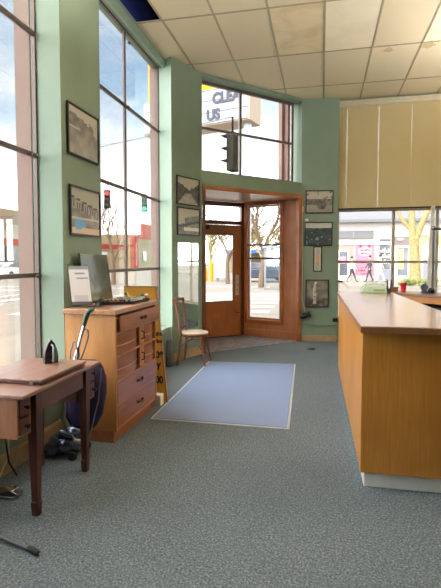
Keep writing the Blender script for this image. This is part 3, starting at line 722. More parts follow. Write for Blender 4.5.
def ph_sheet(u, v):
    g = (224, 216, 212)
    if .80 < v < .84 and .25 < u < .8: return (150, 146, 150)
    if .66 < v < .70 and .35 < u < .9: return (160, 156, 158)
    if .1 < v < .6 and (v*22) % 1 < .35 and .15 < u < .85: return (200, 192, 192)
    if v < .08: return (96, 96, 96)
    if v > .93: return (140, 144, 146)
    return g
d_ = Vector((p1[0]-p0[0], p1[1]-p0[1]))
def shp(u, v): return (p0[0]+d_.x*(.04+.92*u)+bk[0]*(.05+.9*v)+.0045*.38, p0[1]+d_.y*(.04+.92*u)+bk[1]*(.05+.9*v)-.0045*.92, 1.10+.36*(.05+.9*v))
finish('price_sheet', colgrid(14, 24, ph_sheet, shp), M['pic'], sh)
b = B(); prism(b, [(-2.035, 3.49), (-1.88, 3.555), (-1.90, 3.61), (-2.055, 3.545)], 1.0955, 1.102); finish('holder_base', b, M['clear'], sh)
bg = thing('binder_clip_stand', 'small black easel clip at foot of acrylic sign holder', 'clip', (-1.865, 3.58, 1.095))
b = B(); hexa(b, [(-1.90, 3.57, 1.097), (-1.84, 3.57, 1.097), (-1.84, 3.62, 1.097), (-1.90, 3.62, 1.097)], [(-1.885, 3.585, 1.135), (-1.855, 3.585, 1.125), (-1.855, 3.61, 1.125), (-1.885, 3.61, 1.135)]); finish('clip_body', b, M['black'], bg, bevel=.004)
gp = thing('framed_glass_plate', 'black edged glass picture leaning on left column above cabinet', 'picture', (-2.1, 3.95, 1.095))
finish('glass_plate', lean((-2.045, 3.71), (-2.045, 4.24), 1.10, 1.545, (-.06, 0), .008), M['darkglass'], gp)
b = lean((-2.045, 3.70), (-2.045, 3.712), 1.097, 1.555, (-.06, 0), .012, 0); b2 = lean((-2.045, 3.712), (-2.045, 4.24), 1.537, 1.555, (-.0, 0), .01, 0); b2.free()
finish('edge_strip', b, M['frame_black'], gp)
b = B()
for (y0, y1, z0, z1) in ((3.93, 4.02, 1.24, 1.36), (4.07, 4.16, 1.28, 1.42), (3.80, 3.90, 1.16, 1.30)):
    for (a, c, e, f) in ((y0, y1, z0, z0+.004), (y0, y1, z1-.004, z1), (y0, y0+.004, z0, z1), (y1-.004, y1, z0, z1)):
        def xx(z): return -2.045+.0085-.06*(z-1.10)/.445
        hexa(b, [(xx(e), a, e), (xx(e)+.001, a, e), (xx(e)+.001, c, e), (xx(e), c, e)], [(xx(f), a, f), (xx(f)+.001, a, f), (xx(f)+.001, c, f), (xx(f), c, f)])
finish('etched_outline', b, M['frame_black'], gp)
# thread rack tray with spools
tr_ = thing('thread_tray', 'dark tray with raised rim full of thread spools on cabinet', 'tray', (-1.80, 4.0, 1.095))
def tray_out(o):
    c = [(-1.945, 3.70), (-1.66, 3.90), (-1.66, 4.26), (-1.76, 4.31), (-1.95, 4.31)]
    cx = sum(p[0] for p in c)/5; cy = sum(p[1] for p in c)/5
    return [(cx+(x-cx)*o, cy+(y-cy)*o) for x, y in c]
b = B(); prism(b, tray_out(1), 1.0955, 1.105); finish('tray_base', b, M['bronze'], tr_, bevel=.003)
b = B(); po = tray_out(1)+[tray_out(1)[0]]; tube(b, [(x, y, 1.113) for x, y in po], .007, 8); finish('tray_rim', b, M['bronze'], tr_)
def spool(cm, top='white'):
    r = thing('thread_spool', None, 'thread spool', (0, 0, 0), 'thread spools in the tray')
    b = B(); lathe(b, [(.010, 0), (.010, .004), (.008, .006), (.008, .024), (.010, .026), (.010, .030)], (0, 0, 0), 10); finish('spool_core', b, M[top], r)
    b = B(); lathe(b, [(.0088, .0065), (.0105, .009), (.0105, .021), (.0088, .0235)], (0, 0, 0), 10); finish('thread', b, cm, r); return r
cols_ = [('white', plain('thread_white', rgb(232, 228, 220), .6)), ('brown', plain('thread_brown', rgb(112, 62, 44), .6)), ('tan', plain('thread_tan', rgb(186, 140, 104), .6)), ('dark', plain('thread_dark', rgb(46, 34, 36), .6))]
protos = [spool(c) for _, c in cols_]; used = [False]*4
k = 0
for i in range(7):
    for j in range(10):
        x = -1.925+.040*i; y = 3.74+.055*j+.01*(i % 2)
        if y < 3.70+(x+1.945)*.72+.035 or (x > -1.70 and y > 4.20): continue
        if i > 3 and j > 7 or (i < 2 and j > 8): continue
        c = 0 if (i in (4, 5) and j % 2 == 0) or i == 6 else (1, 2, 3, 1, 2, 1)[(i*3+j*5) % 6]
        o = protos[c] if not used[c] else copy_tree(protos[c]); used[c] = True
        o.location = (x, y, 1.106)
        o['label'] = {0: 'small spool of white thread standing in the dark tray', 1: 'small spool of brown thread standing in the dark tray', 2: 'small spool of tan thread standing in the dark tray', 3: 'small spool of dark thread standing in the dark tray'}[c]
        o['group'] = 'spools of %s thread in the tray' % cols_[c][0]
def jar(x, y, cap, lab, h=.05):
    r = thing('small_jar', lab, 'jar', (x, y, 1.095), 'small jars on the cabinet')
    b = B(); lathe(b, [(.016, 0), (.018, .004), (.018, h*.75), (.013, h*.88), (.013, h)], (x, y, 1.1065), 14); finish('jar_body', b, M['clear'], r)
    b = B(); lathe(b, [(.0155, h), (.0155, h+.014), (.0145, h+.016)], (x, y, 1.1065), 14); finish('jar_lid', b, cap, r)
capg = plain('green_cap', rgb(30, 140, 90), .4); 
jar(-1.915, 3.775, M['steel'], 'small clear jar with grey lid at near tray end', .035)
jar(-1.89, 4.22, capg, 'small jar with green lid, left of green thread can'); jar(-1.68, 4.235, M['white'], 'small jar with white lid beside the green can', .04)
r = thing('green_can', 'short green and white can at far end of cabinet', 'can', (-1.73, 4.24, 1.095))
b = B(); lathe(b, [(.021, 0), (.021, .052)], (-1.73, 4.25, 1.1065), 16); finish('can_body', b, capg, r)
b = B(); lathe(b, [(.0215, .012), (.0215, .03)], (-1.73, 4.25, 1.1065), 16); finish('can_label', b, M['white'], r)

# ------------------------------------------------------------------ sewing table
st = thing('sewing_table', 'old mahogany sewing table with knobbed drawers at left foreground', 'table', (-1.8, 2.6, 0))
b = B(); box(b, -2.06, -1.555, 2.14, 3.03, .742, .765); finish('table_top', b, M['sewtop'], st, bevel=.006)
b = B(); box(b, -2.03, -1.59, 2.352, 2.86, .766, .783); finish('lower_leaf', b, M['sew'], st, bevel=.005)
b = B(); box(b, -2.04, -1.58, 2.342, 2.87, .7835, .801); finish('upper_leaf', b, M['sewtop'], st, bevel=.006)
b = B(); box(b, -1.655, -1.635, 2.335, 2.345, .772, .784); finish('leaf_hinge', b, M['steel'], st)
def leg(x, y):
    b = B(); s1, s2 = .034, .018
    hexa(b, [(x-s2, y-s2, .0), (x+s2, y-s2, 0), (x+s2, y+s2, 0), (x-s2, y+s2, 0)], [(x-s1, y-s1, .74), (x+s1, y-s1, .74), (x+s1, y+s1, .74), (x-s1, y+s1, .74)])
    l = finish('leg', b, M['sewleg'], st, bevel=.003)
    b = B(); c = s2+.006
    hexa(b, [(x-c*.85, y-c*.85, .001), (x+c*.85, y-c*.85, .001), (x+c*.85, y+c*.85, .001), (x-c*.85, y+c*.85, .001)], [(x-c, y-c, .085), (x+c, y-c, .085), (x+c, y+c, .085), (x-c, y+c, .085)])
    finish('leg_cuff', b, M['sewleg'], l, bevel=.003)
leg(-1.62, 2.33); leg(-1.62, 2.90); leg(-1.98, 2.33); leg(-1.98, 2.90)
for ax0, ax1 in ((-1.615, -1.598), (-2.01, -1.99)): finish('apron', Bx(ax0, ax1, 2.36, 2.845, .615, .741), M['sew'], st, bevel=.002)
b = B(); box(b, -1.94, -1.66, 2.862, 2.93, .50, .741); finish('machine_well', b, M['sew'], st)
def pod(y0, y1, z0, zs, nm):
    b = B(); box(b, -2.03, -1.605, y0, y0+.012, z0, .741); box(b, -2.03, -1.605, y1-.012, y1, z0, .741); box(b, -2.03, -1.605, y0+.012, y1-.012, z0, z0+.012); box(b, -2.03, -2.01, y0+.012, y1-.012, z0+.012, .741)
    finish('drawer_pod', b, M['sewside'] if nm else M['sew'], st, bevel=.002)
    for a, c in zs:
        b = B(); box(b, -2.0, -1.60, y0+.015, y1-.015, a, c); d = finish('drawer', b, M['sew'], st, bevel=.004)
        b = B(); lathe(b, [(.006, 0), (.006, .012), (.013, .018), (.012, .028), (.004, .032)], (0, 0, 0), 12, Matrix.Translation((-1.60, (y0+y1)/2, (a+c)/2)) @ Matrix.Rotation(R(90), 4, 'Y')); finish('knob', b, M['bronze'], d)
pod(2.155, 2.272, .515, ((.632, .735), (.53, .622)), True); pod(2.935, 3.02, .50, ((.63, .735), (.515, .62)), False)
# antique iron standing on its heel
ir = thing('flat_iron', 'antique cast iron flat iron standing upright on sewing table', 'iron', (-1.77, 2.74, .801))
ax = Vector((.78, -.62, 0)).normalized()     # sole faces back towards the window, handle towards the room
sx_ = Vector((-ax.y, ax.x, 0))
def ipt(s, h, o): v = Vector((-1.775, 2.745, .802))+sx_*s+ax*o; return (v.x, v.y, .802+h)
b = B(); prof = [(-.050, 0), (.050, 0), (.052, .04), (.044, .09), (.026, .135), (0, .165), (-.026, .135), (-.044, .09), (-.052, .04)]
a = [b.verts.new(ipt(s, h, -.02)) for s, h in prof]; c = [b.verts.new(ipt(s*.88, h*.98, .012)) for s, h in prof]
b.faces.new(a); b.faces.new(c[::-1])
for k in range(9): b.faces.new((a[k], a[(k+1) % 9], c[(k+1) % 9], c[k]))
finish('sole', b, M['iron'], ir, bevel=.004)
for h1, h2 in ((.125, .10), (.02, .035)):
    b = B(); tube(b, [ipt(0, h1, .01), ipt(0, h1, .05), ipt(0, h2, .062)], [.007, .008, .008], 8); finish('handle_bracket', b, M['steel'], ir)
b = B(); tube(b, [ipt(0, .012, .066), ipt(0, .03, .068), ipt(0, .07, .07), ipt(0, .105, .068), ipt(0, .12, .066)], [.009, .013, .014, .013, .009], 12); finish('handle_grip', b, M['steel'], ir)

# ------------------------------------------------------------------ upright vacuum
vc = thing('upright_vacuum', 'old chrome upright vacuum cleaner with purple cloth bag', 'vacuum cleaner', (-1.9, 3.13, 0))
b = B()
ball(b, (-1.895, 3.13, .10), .15, .12, .088, 24); ball(b, (-1.85, 3.14, .17), .085, .075, .06, 20, Matrix.Rotation(R(-25), 3, 'Y')); tube(b, [(-1.99, 3.10, .13), (-1.90, 3.05, .19), (-1.80, 3.06, .17)], [.02, .03, .02], 10)
M['vacmetal'] = plain('polished_dark_blue_metal', rgb(84, 92, 112), .14, .7, coat=.9)
finish('motor_housing', b, M['vacmetal'], vc)
b = B(); hexa(b, [(-2.09, 3.03, .02), (-1.93, 3.0, .02), (-1.93, 3.26, .02), (-2.09, 3.25, .02)], [(-2.06, 3.06, .085), (-1.95, 3.04, .13), (-1.95, 3.22, .13), (-2.06, 3.22, .085)]); finish('nozzle_hood', b, M['vacmetal'], vc, bevel=.02)
b = B(); box(b, -2.105, -2.06, 3.02, 3.26, .012, .05); finish('bumper', b, M['darkrub'], vc, bevel=.012)
for (x, y) in ((-1.80, 3.03), (-1.80, 3.25), (-2.02, 3.035), (-2.02, 3.245)):
    b = B(); lathe(b, [(.03, -.012), (.034, -.008), (.034, .008), (.03, .012)], (0, 0, 0), 14, Matrix.Translation((x, y, .034)) @ Matrix.Rotation(R(90), 4, 'X')); finish('wheel', b, M['darkrub'], vc)
b = B(); tube(b, [(-1.865, 3.13, .17), (-1.93, 3.15, .28), (-1.925, 3.17, .42)], [.035, .028, .022], 12); finish('handle_fork', b, M['chrome'], vc)
b = B(); tube(b, [(-1.93, 3.165, .36), (-1.87, 3.20, .70), (-1.822, 3.225, .90), (-1.795, 3.235, 1.0)], .013, 12); finish('handle_tube', b, M['chrome'], vc)
b = B(); tube(b, [(-1.80, 3.233, .985), (-1.782, 3.235, 1.05), (-1.762, 3.235, 1.092), (-1.735, 3.235, 1.115), (-1.715, 3.235, 1.115)], [.016, .019, .019, .018, .014], 12); finish('hand_grip', b, M['gripgreen'], vc)
b = B(); tube(b, [(-1.80, 3.235, .96), (-1.768, 3.235, .95), (-1.765, 3.235, .90), (-1.80, 3.22, .78), (-1.85, 3.21, .66)], .006, 6)
tube(b, [(-1.84, 3.215, .87), (-1.875, 3.2, .86), (-1.90, 3.2, .78), (-1.91, 3.19, .60)], .006, 6); tube(b, [(-1.85, 3.215, .84), (-1.835, 3.2, .76), (-1.87, 3.18, .6)], .012, 6); finish('cord_hook', b, M['steel'], vc)
def bagmesh():
    b = B(); rows = []
    pr_ = [(.16, .04, -1.80), (.22, .10, -1.79), (.32, .145, -1.775), (.45, .16, -1.765), (.58, .145, -1.755), (.67, .12, -1.76), (.715, .09, -1.78), (.72, .02, -1.80)]
    seg = 24
    for z, rx, cx in pr_:
        rows.append([b.verts.new((cx+rx*math.cos(t)*(1+.06*math.sin(5*t+z*9)), 3.20+min(rx*.75, .10)*math.sin(t)*(1+.12*math.sin(7*t+z*11)), z+.008*math.sin(3*t))) for t in [2*math.pi*k/seg for k in range(seg)]])
    for i in range(len(rows)-1):
        for k in range(seg): b.faces.new((rows[i][k], rows[i][(k+1) % seg], rows[i+1][(k+1) % seg], rows[i+1][k]))
    b.faces.new(rows[0][::-1]); b.faces.new(rows[-1]); return b
finish('dust_bag', bagmesh(), M['purple'], vc, smooth=80)
b = B(); tube(b, [(-1.615, 3.15, .68), (-1.625, 3.12, .45), (-1.70, 3.09, .12), (-1.72, 3.08, .03)], .004, 6)
finish('power_cord', b, plain('grey_cord', rgb(120, 118, 112), .5), vc)

# ------------------------------------------------------------------ leaning sign board
sg = thing('yellow_sign_board', 'mustard yellow lettered sandwich board standing behind the cabinet', 'sign board', (-1.75, 4.62, 0))
def sb(x, z): return x   # taper
b = B(); yb = 4.50; yt = 4.62
hexa(b, [(-2.10, yb, .01), (-1.575, yb, .01), (-1.575, yb+.015, .01), (-2.10, yb+.015, .01)], [(-2.09, yt, 1.20), (-1.735, yt, 1.20), (-1.735, yt+.015, 1.20), (-2.09, yt+.015, 1.20)]); finish('front_panel', b, M['yellow'], sg)
b = B(); hexa(b, [(-1.575, yb-.004, .0), (-1.555, yb-.004, .0), (-1.555, yb+.022, .0), (-1.575, yb+.022, .0)], [(-1.735, yt-.004, 1.21), (-1.715, yt-.004, 1.21), (-1.715, yt+.022, 1.21), (-1.735, yt+.022, 1.21)])
hexa(b, [(-2.09, yt-.004, 1.20), (-1.735, yt-.004, 1.20), (-1.735, yt+.022, 1.20), (-2.09, yt+.022, 1.20)], [(-2.09, yt-.004, 1.215), (-1.72, yt-.004, 1.215), (-1.72, yt+.022, 1.215), (-2.09, yt+.022, 1.215)])
finish('edge_strip', b, M['yellowedge'], sg)
b = B(); hexa(b, [(-2.10, 4.80, 0), (-1.74, 4.80, 0), (-1.74, 4.815, 0), (-2.10, 4.815, 0)], [(-2.09, yt+.024, 1.20), (-1.80, yt+.024, 1.20), (-1.80, yt+.039, 1.20), (-2.09, yt+.039, 1.20)]); finish('back_panel', b, M['yellow'], sg)
def sbt(t, size, x, z, sx=.9):
    y = yb+(yt-yb)*(z/1.2)-.004
    lettering(t, size, (x, y, z), (1, 0, 0), sg, M['black'], sx=sx, depth=.0015)
sbt('000', .105, -1.738, .20, .8); sbt('EY', .10, -1.735, .34, .85); sbt('.08', .10, -1.722, .46, .85); sbt('Ning', .055, -1.73, .62); sbt('HPA', .055, -1.73, .69); sbt('P', .09, -1.72, .86)
b = B(); box(b, -1.70, -1.585, 4.365, 4.46, 0, .115); tag(finish('white_box', b, M['white'], bevel=.008), 'small white box on floor between cabinet and yellow board', 'box')

# ------------------------------------------------------------------ bentwood chair
ch = thing('bentwood_chair', 'small brown bentwood chair with pale worn seat by entrance', 'chair', (-1.78, 6.33, 0))
cx, cy = -1.775, 6.32
b = B(); lathe(b, [(.0, 0), (.185, 0), (.2, .008), (.2, .022), (.185, .03), (.10, .024), (.0, .022)], (cx, cy, .435), 28); finish('seat', b, M['seat'], ch, smooth=40)
b = B(); lathe(b, [(.175, 0), (.182, 0), (.182, .03), (.175, .03)], (cx, cy, .402), 28); finish('seat_ring', b, M['chairw'], ch)
for sgn, y in ((-1, 6.15), (1, 6.50)):
    b = B(); yy = cy+sgn*.125
    tube(b, [(cx+.185+.02, cy+sgn*.175, 0), (cx+.165, cy+sgn*.155, .2), (cx+.14, cy+sgn*.135, .41)], [.013, .016, .019], 10); finish('leg', b, M['chairw'], ch)
    b = B(); tube(b, [(-1.985, cy+sgn*.185, 0), (-1.955, cy+sgn*.165, .2), (-1.935, cy+sgn*.15, .42), (-1.955, cy+sgn*.15, .62), (-1.985, cy+sgn*.155, .80), (-2.025+.03*(sgn > 0), cy+sgn*.16, .93)], [.014, .017, .02, .018, .017, .016], 10); finish('back_post', b, M['chairw'], ch)
b = B()
pts = [(-2.075+.01*math.cos(t), cy+.155*math.sin(t)*1.0, .95-.012*math.cos(t)) for t in [-math.pi/2+math.pi*k/8 for k in range(9)]]
tube(b, [(-2.025, cy-.175, .92), (-2.035, cy-.08, .925), (-2.035, cy, .925), (-2.02, cy+.08, .925), (-1.995, cy+.175, .92)], .020, 10); finish('top_rail', b, M['chairw'], ch)
b = B(); tube(b, [(-1.95, cy-.14, .53), (-1.995, cy, .535), (-1.95, cy+.14, .53)], .014, 8); finish('lower_rail', b, M['chairw'], ch)
b = B(); tube(b, [(cx+.17, cy-.15, .22)]+[(cx+.12*math.cos(t), cy+.15*math.sin(t), .27) for t in [-1.2+2.4*k/6 for k in range(7)]][1:-1]+[(cx+.17, cy+.15, .22)], .008, 8)
tube(b, [(-1.955, cy-.16, .25), (cx-.05, cy-.12, .36), (cx+.14, cy-.14, .38)], .008, 8); tube(b, [(-1.955, cy+.16, .25), (cx-.05, cy+.12, .36), (cx+.14, cy+.14, .38)], .008, 8); finish('stretcher', b, M['chairw'], ch)
# grey panel leaning in the niche by the column foot
b = B(); hexa(b, [(-2.11, 6.0, 0), (-2.03, 6.0, 0), (-2.03, 6.13, 0), (-2.11, 6.13, 0)], [(-2.10, 6.01, .38), (-2.05, 6.01, .40), (-2.05, 6.12, .40), (-2.10, 6.12, .38)])
tag(finish('grey_bin', b, plain('grey_green_plastic', rgb(86, 98, 96), .5), bevel=.03), 'slim grey green bin on floor left of bentwood chair', 'bin')

# ------------------------------------------------------------------ floor mat
mt_ = thing('floor_mat', 'blue entrance mat lying on the grey carpet', 'mat', (-.95, 5.25, 0))
mp_ = [(-1.555, 3.99), (-.262, 4.01), (-.345, 6.56), (-1.60, 6.47)]
b = B(); prism(b, mp_, .002, .006); finish('rubber_edge', b, M['matedge'], mt_)
mi = [(-1.535, 4.01), (-.285, 4.03), (-.365, 6.54), (-1.58, 6.45)]
b = B(); prism(b, mi, .0065, .012); finish('mat_pile', b, M['mat'], mt_, bevel=.003)
# foreground oddments
sf = thing('floor_stand', 'grey tubular stand leg with rubber foot at lower left', 'stand', (-1.55, 2.04, 0))
b = B(); tube(b, [(-2.0, 2.135, .03), (-1.665, 2.062, .024), (-1.44, 2.014, .018)], .0105, 12); finish('tube', b, M['gunmetal'], sf)
b = B(); tube(b, [(-1.455, 2.018, .019), (-1.43, 2.012, .018), (-1.395, 2.0, .016), (-1.385, 1.998, .014)], [.013, .016, .015, .010], 12); finish('rubber_foot', b, M['darkrub'], sf)
fp = thing('foot_pedal', 'silver metal foot pedal on carpet under sewing table', 'foot pedal', (-1.92, 2.50, 0))
b = B(); box(b, -2.02, -1.86, 2.44, 2.54, .002, .016); finish('pedal_base', b, M['steel'], fp, bevel=.006)
b = B(); hexa(b, [(-2.02, 2.45, .018), (-1.87, 2.45, .040), (-1.87, 2.53, .040), (-2.02, 2.53, .018)], [(-2.02, 2.45, .026), (-1.87, 2.45, .056), (-1.87, 2.53, .056), (-2.02, 2.53, .026)]); finish('pedal_plate', b, M['chrome'], fp, bevel=.004)
b = B(); tube(b, [(-1.88, 2.45, .05), (-1.855, 2.46, .03), (-1.86, 2.47, .012)], .005, 8); finish('pedal_spring', b, M['chrome'], fp)
b = B(); tube(b, [(-2.06, 2.70, .50), (-2.09, 2.71, .30), (-2.10, 2.72, .15), (-2.11, 2.62, .01)], .005, 8); tag(finish('white_cable', b, M['white']), 'thin white cable hanging under sewing table to floor', 'cable')
b = B(); tube(b, [(-2.04, 2.66, .50), (-2.06, 2.64, .30), (-2.07, 2.68, .12), (-2.04, 2.72, .01)], .006, 8); tag(finish('black_cable', b, M['black']), 'thin black cable hanging under sewing table to floor', 'cable')

# ------------------------------------------------------------------ added lamps, out of view, to brighten ceiling and floor
dif = glow('lamp_diffuser', (1, .93, .82, 1), 9.0)
def fixture(x, y):
    r = thing('ceiling_light', 'recessed fluorescent ceiling light behind the viewpoint', 'ceiling light', (x, y, H-.04), 'recessed ceiling lights')
    b = B(); box(b, x-.31, x+.31, y-.62, y+.62, H-.02, H-.008); finish('light_frame', b, M['white'], r)
    b = B(); box(b, x-.28, x+.28, y-.59, y+.59, H-.03, H-.021); finish('diffuser', b, dif, r)
bulb = glow('fill_bulb_glass', (1, .96, .91, 1), 98.0)
def fill(x, y):
    r = thing('fill_uplight', 'added brass bowl uplight pendant lamp hanging outside the picture', 'pendant lamp', (x, y, 3.3), 'bowl uplight pendant lamps')
    b = B(); lathe(b, [(.05, -.14), (.18, -.10), (.25, 0), (.24, 0), (.17, -.09), (.04, -.125)], (x, y, 3.4), 24); finish('bowl', b, M['brass'], r)
    b = B(); lathe(b, [(.06, -.08), (.13, -.05), (.15, -.015), (.05, .01)], (x, y, 3.4), 20); finish('bulb', b, bulb, r)
    for k in range(3):
        a = 2.094*k; b = B(); tube(b, [(x+.245*math.cos(a), y+.245*math.sin(a), 3.4), (x, y, H-.02)], .005, 6); finish('hanging_rod', b, M['brass'], r)
for x, y in ((-1.0, 2.7), (.5, 2.8), (2.3, 4.2), (2.6, 6.2), (4.4, 7.2), (4.4, 4.0)): fill(x, y)

# ------------------------------------------------------------------ outside
struct('ground', Bx(-120, 120, -60, 200, -.35, -.16), M['asphalt'])
b = B(); prism(b, [(-6.0, -10), (-2.4, -10), (-2.4, 7.3), (-1.2, 9.3), (30, 9.3), (30, 12.4), (-2.5, 12.4), (-6, 9.5)], -.16, -.02); struct('sidewalk', b, M['concrete'])
b = B()
for k in range(8): box(b, -9.2-.0+k*0, -8.8, 12+k*1.2, 12.6+k*1.2, -.16, -.155)
for k in range(6): box(b, -5.5, -2.2+.6, 14.2+k*1.5, 14.75+k*1.5, -.16, -.155)
box(b, -60, -10.5, 24.4, 24.6, -.16, -.155); box(b, -14, -13.8, -20, 20, -.16, -.155); box(b, -12.6, -12.2, 12, 22, -.16, -.155); box(b, -60, -14, 21.5, 21.9, -.16, -.155); box(b, 0, 60, 20.9, 21.05, -.16, -.155)
box(b, -7.5, -3.0, 27.2, 27.6, -.16, -.155)
struct('trim_road_markings', b, M['roadpaint'])
b = B(); box(b, 1.5, 60, 27.0, 34.2, -.16, 0); struct('sidewalk_far', b, M['concrete'])
b = B(); box(b, -34, -28.5, 20, 120, -.16, -.02); struct('sidewalk_left_far', b, M['concrete'])

# street buildings, right
S = 34/30
def sx(x): return x*S
def sz(z): return 1.5+(z-1.5)*S
YB = 34.0
sb1 = thing('shop_building', 'white shop building with pink poster window across the street', 'building', (6, YB+4, 0))
b = B(); box(b, -1.0, sx(4.24), YB, YB+9, 0, sz(3.86)); finish('wall', b, M['shop_white'], sb1)
b = B(); box(b, -1.0, sx(4.24), YB-.15, YB+9, sz(3.86)+.0, 9.0); finish('upper_wall', b, M['lav'], sb1)
b = B(); box(b, -1.1, sx(4.24), YB-.35, YB-.15, sz(3.80), sz(3.98)); finish('cornice', b, M['greyband'], sb1)
b = B(); box(b, -1.0, sx(4.25), YB-.08, YB, sz(2.42), sz(2.60)); finish('ledge', b, M['white'], sb1)
b = B(); box(b, sx(.7), sx(3.12), YB-.10, YB, sz(2.83), sz(3.28)); finish('fascia_sign', b, M['greyband'], sb1)
b = B(); box(b, sx(1.9), sx(1.98), YB-.14, YB-.10, sz(2.83), sz(3.28)); box(b, sx(.7), sx(3.12), YB-.14, YB-.1, sz(3.24), sz(3.31)); finish('fascia_frame', b, M['lav'], sb1)
def door(x0, x1, z1, root, mat='white', inner='darkwin'):
    b = B(); f = .14
    box(b, x0, x0+f, YB-.12, YB, 0, z1); box(b, x1-f, x1, YB-.12, YB, 0, z1); box(b, x0+f, x1-f, YB-.12, YB, z1-f, z1); box(b, x0+f, x1-f, YB-.12, YB, 0, .35)
    d = finish('door', b, M[mat], root); b = B(); box(b, x0+f, x1-f, YB-.05, YB-.01, .35, z1-f); finish('pane', b, M[inner], d); return d
b = B(); box(b, sx(.75), sx(1.95), YB-.03, YB, 0, sz(2.42)); finish('door_recess', b, plain('tan_recess', rgb(150, 128, 116), .7), sb1)
d = door(sx(.98), sx(1.72), sz(2.1), sb1)
b = B(); box(b, sx(1.15), sx(1.5), YB-.07, YB-.05, 1.2, 1.7); finish('pink_notice', b, plain('pink_notice', rgb(232, 130, 170), .6), d)
def ph_pink(u, v):
    for (cx_, cy_) in ((.26, .90), (.74, .90)):
        if abs(u-cx_+(.12 if cx_ < .5 else -.12)*(v-cy_)*4) < .07 and abs(v-cy_) < .07: return (222, 60, 100)
    for vc_, a_, c_ in ((.76, .26, .78), (.66, .2, .6), (.66, .7, .8)):
        if abs(v-vc_) < .028 and a_ < u < c_ and vn(u*22, v*30) > .3: return (226, 70, 110)
    if .03 < v < .24 and ((v*9) % 1) < .6 and .05 < u < .9: return (228, 76, 110) if vn(u*16, v*20, 3) > .35 else (250, 190, 205)
    if ((u-.5)/.36)**2+((v-.72)/.15)**2 < 1: return (255, 226, 232)
    return (250, 172, 200)
b = colgrid(34, 50, ph_pink, lambda u, v: (sx(2.08)+(sx(3.2)-sx(2.08))*u, YB-.03, sz(.5)+(sz(2.58)-sz(.5))*v), .62); finish('pink_poster_window', b, M['vc'], sb1)
b = B(); box(b, sx(3.52), sx(4.14), YB-.03, YB, sz(.9), sz(2.75)); finish('display_window', b, M['darkwin'], sb1)
for zz in (1.35, 1.75, 2.15): 
    b = B()
    for q in range(5): box(b, sx(3.56)+q*.13, sx(3.56)+q*.13+.08, YB-.06, YB-.03, zz-.15, zz+.08*(q % 3)); 
    finish('window_goods', b, M['white'], sb1)
b = B(); box(b, sx(3.5), sx(4.2), YB-.04, YB, 0, sz(.85)); finish('stall_riser', b, M['lav'], sb1)
sb2 = thing('grey_shop_building', 'grey shop front with white framed glass door across the street', 'building', (8, YB+3, 0))
b = B(); box(b, sx(4.25), sx(5.74), YB, YB+9, 0, sz(3.3)); finish('wall', b, plain('grey_shop_wall', rgb(206, 202, 200), .7), sb2)
for x0, x1, rt, z0 in ((sx(4.25), sx(5.74), sb2, 3.3), (sx(5.75), 16, None, 2.95)):
    if rt is None: rt = sb3 = thing('beige_shop_building', 'beige shop front with white signs at far right', 'building', (11, YB+3, 0))
    b = B(); box(b, x0, x1, YB-.05, YB+9, sz(z0), sz(3.86)); finish('sign_band', b, M['shop_white'], rt)
    b = B(); box(b, x0, x1, YB-.15, YB+9, sz(3.86), 9.0); finish('upper_wall', b, M['lav'], rt)
    b = B(); box(b, x0, x1, YB-.35, YB-.15, sz(3.80), sz(3.98)); finish('cornice', b, M['greyband'], rt)
b = B(); box(b, sx(4.4), sx(5.5), YB-.02, YB, sz(2.35), sz(2.9)); finish('dark_transom', b, plain('dark_transom', rgb(112, 98, 96), .4), sb2)
b = B(); ball(b, (sx(4.7), YB-.1, sz(2.72)), .22, .08, .08, 10); finish('porch_lamp', b, M['white'], sb2)
d = door(sx(4.45), sx(5.3), sz(2.35), sb2)
b = B(); box(b, sx(4.6), sx(4.92), YB-.06, YB-.05, sz(.9), sz(2.15)); finish('wooden_blind', b, plain('tan_blind', rgb(220, 170, 110), .6), d)
b = B(); box(b, sx(5.75), 16, YB, YB+9, 0, sz(2.95)); finish('wall', b, M['cream'], sb3)
b = B(); box(b, sx(5.95), sx(7.4), YB-.04, YB, sz(.3), sz(2.3)); finish('shop_window', b, plain('pale_shop_window', rgb(196, 190, 180), .3, var=.2, scale=2), sb3)
b = B(); box(b, sx(6.1), sx(6.8), YB-.2, YB-.14, sz(2.05), sz(2.5)); finish('hanging_sign', b, M['white'], sb3)
b = B(); box(b, sx(6.05), sx(6.6), YB-.1, YB-.05, sz(.0)+.3, sz(1.5)); finish('white_panel', b, M['lav'], sb3)

# trees
def tree(x, y, h, r0, fork, label, mat, seed, spread=1.0, depth=5, nb=3, name='bare_tree', base=-.16, group='bare street trees'):
    rn = random.Random(seed); root = thing(name, label, 'tree', (x, y, base), group)
    bt = B(); bb = B()
    def grow(p, d, L, r, lev):
        pts = [p]; q = p.copy(); dd_ = d.copy()
        for s in range(3):
            dd_ = (dd_+Vector((rn.uniform(-.14, .14), rn.uniform(-.14, .14), rn.uniform(-.03, .10)))).normalized(); q = q+dd_*L/3; pts.append(q.copy())
        tube(bt if lev == 0 else bb, pts, [r, r*.9, r*.78, r*.66], 7 if lev < 2 else 4, cap=lev < 1)
        if lev >= depth: return
        for k in range(nb if lev else max(2, nb-0)):
            az = rn.uniform(0, 6.283); tl = rn.uniform(.35, .75)*spread
            side = Vector((math.cos(az), math.sin(az), 0)); nd = (dd_+side*tl).normalized()
            src = pts[-1] if k < 2 else pts[2]
            grow(src.copy(), nd, L*rn.uniform(.62, .82), r*.58, lev+1)
    grow(Vector((x, y, base)), Vector((0, 0, 1)), fork, r0, 0)
    finish('trunk', bt, M[mat], root, fix=False); o = finish('branches', bb, M[mat], root, fix=False); o['kind'] = 'stuff'
    return root
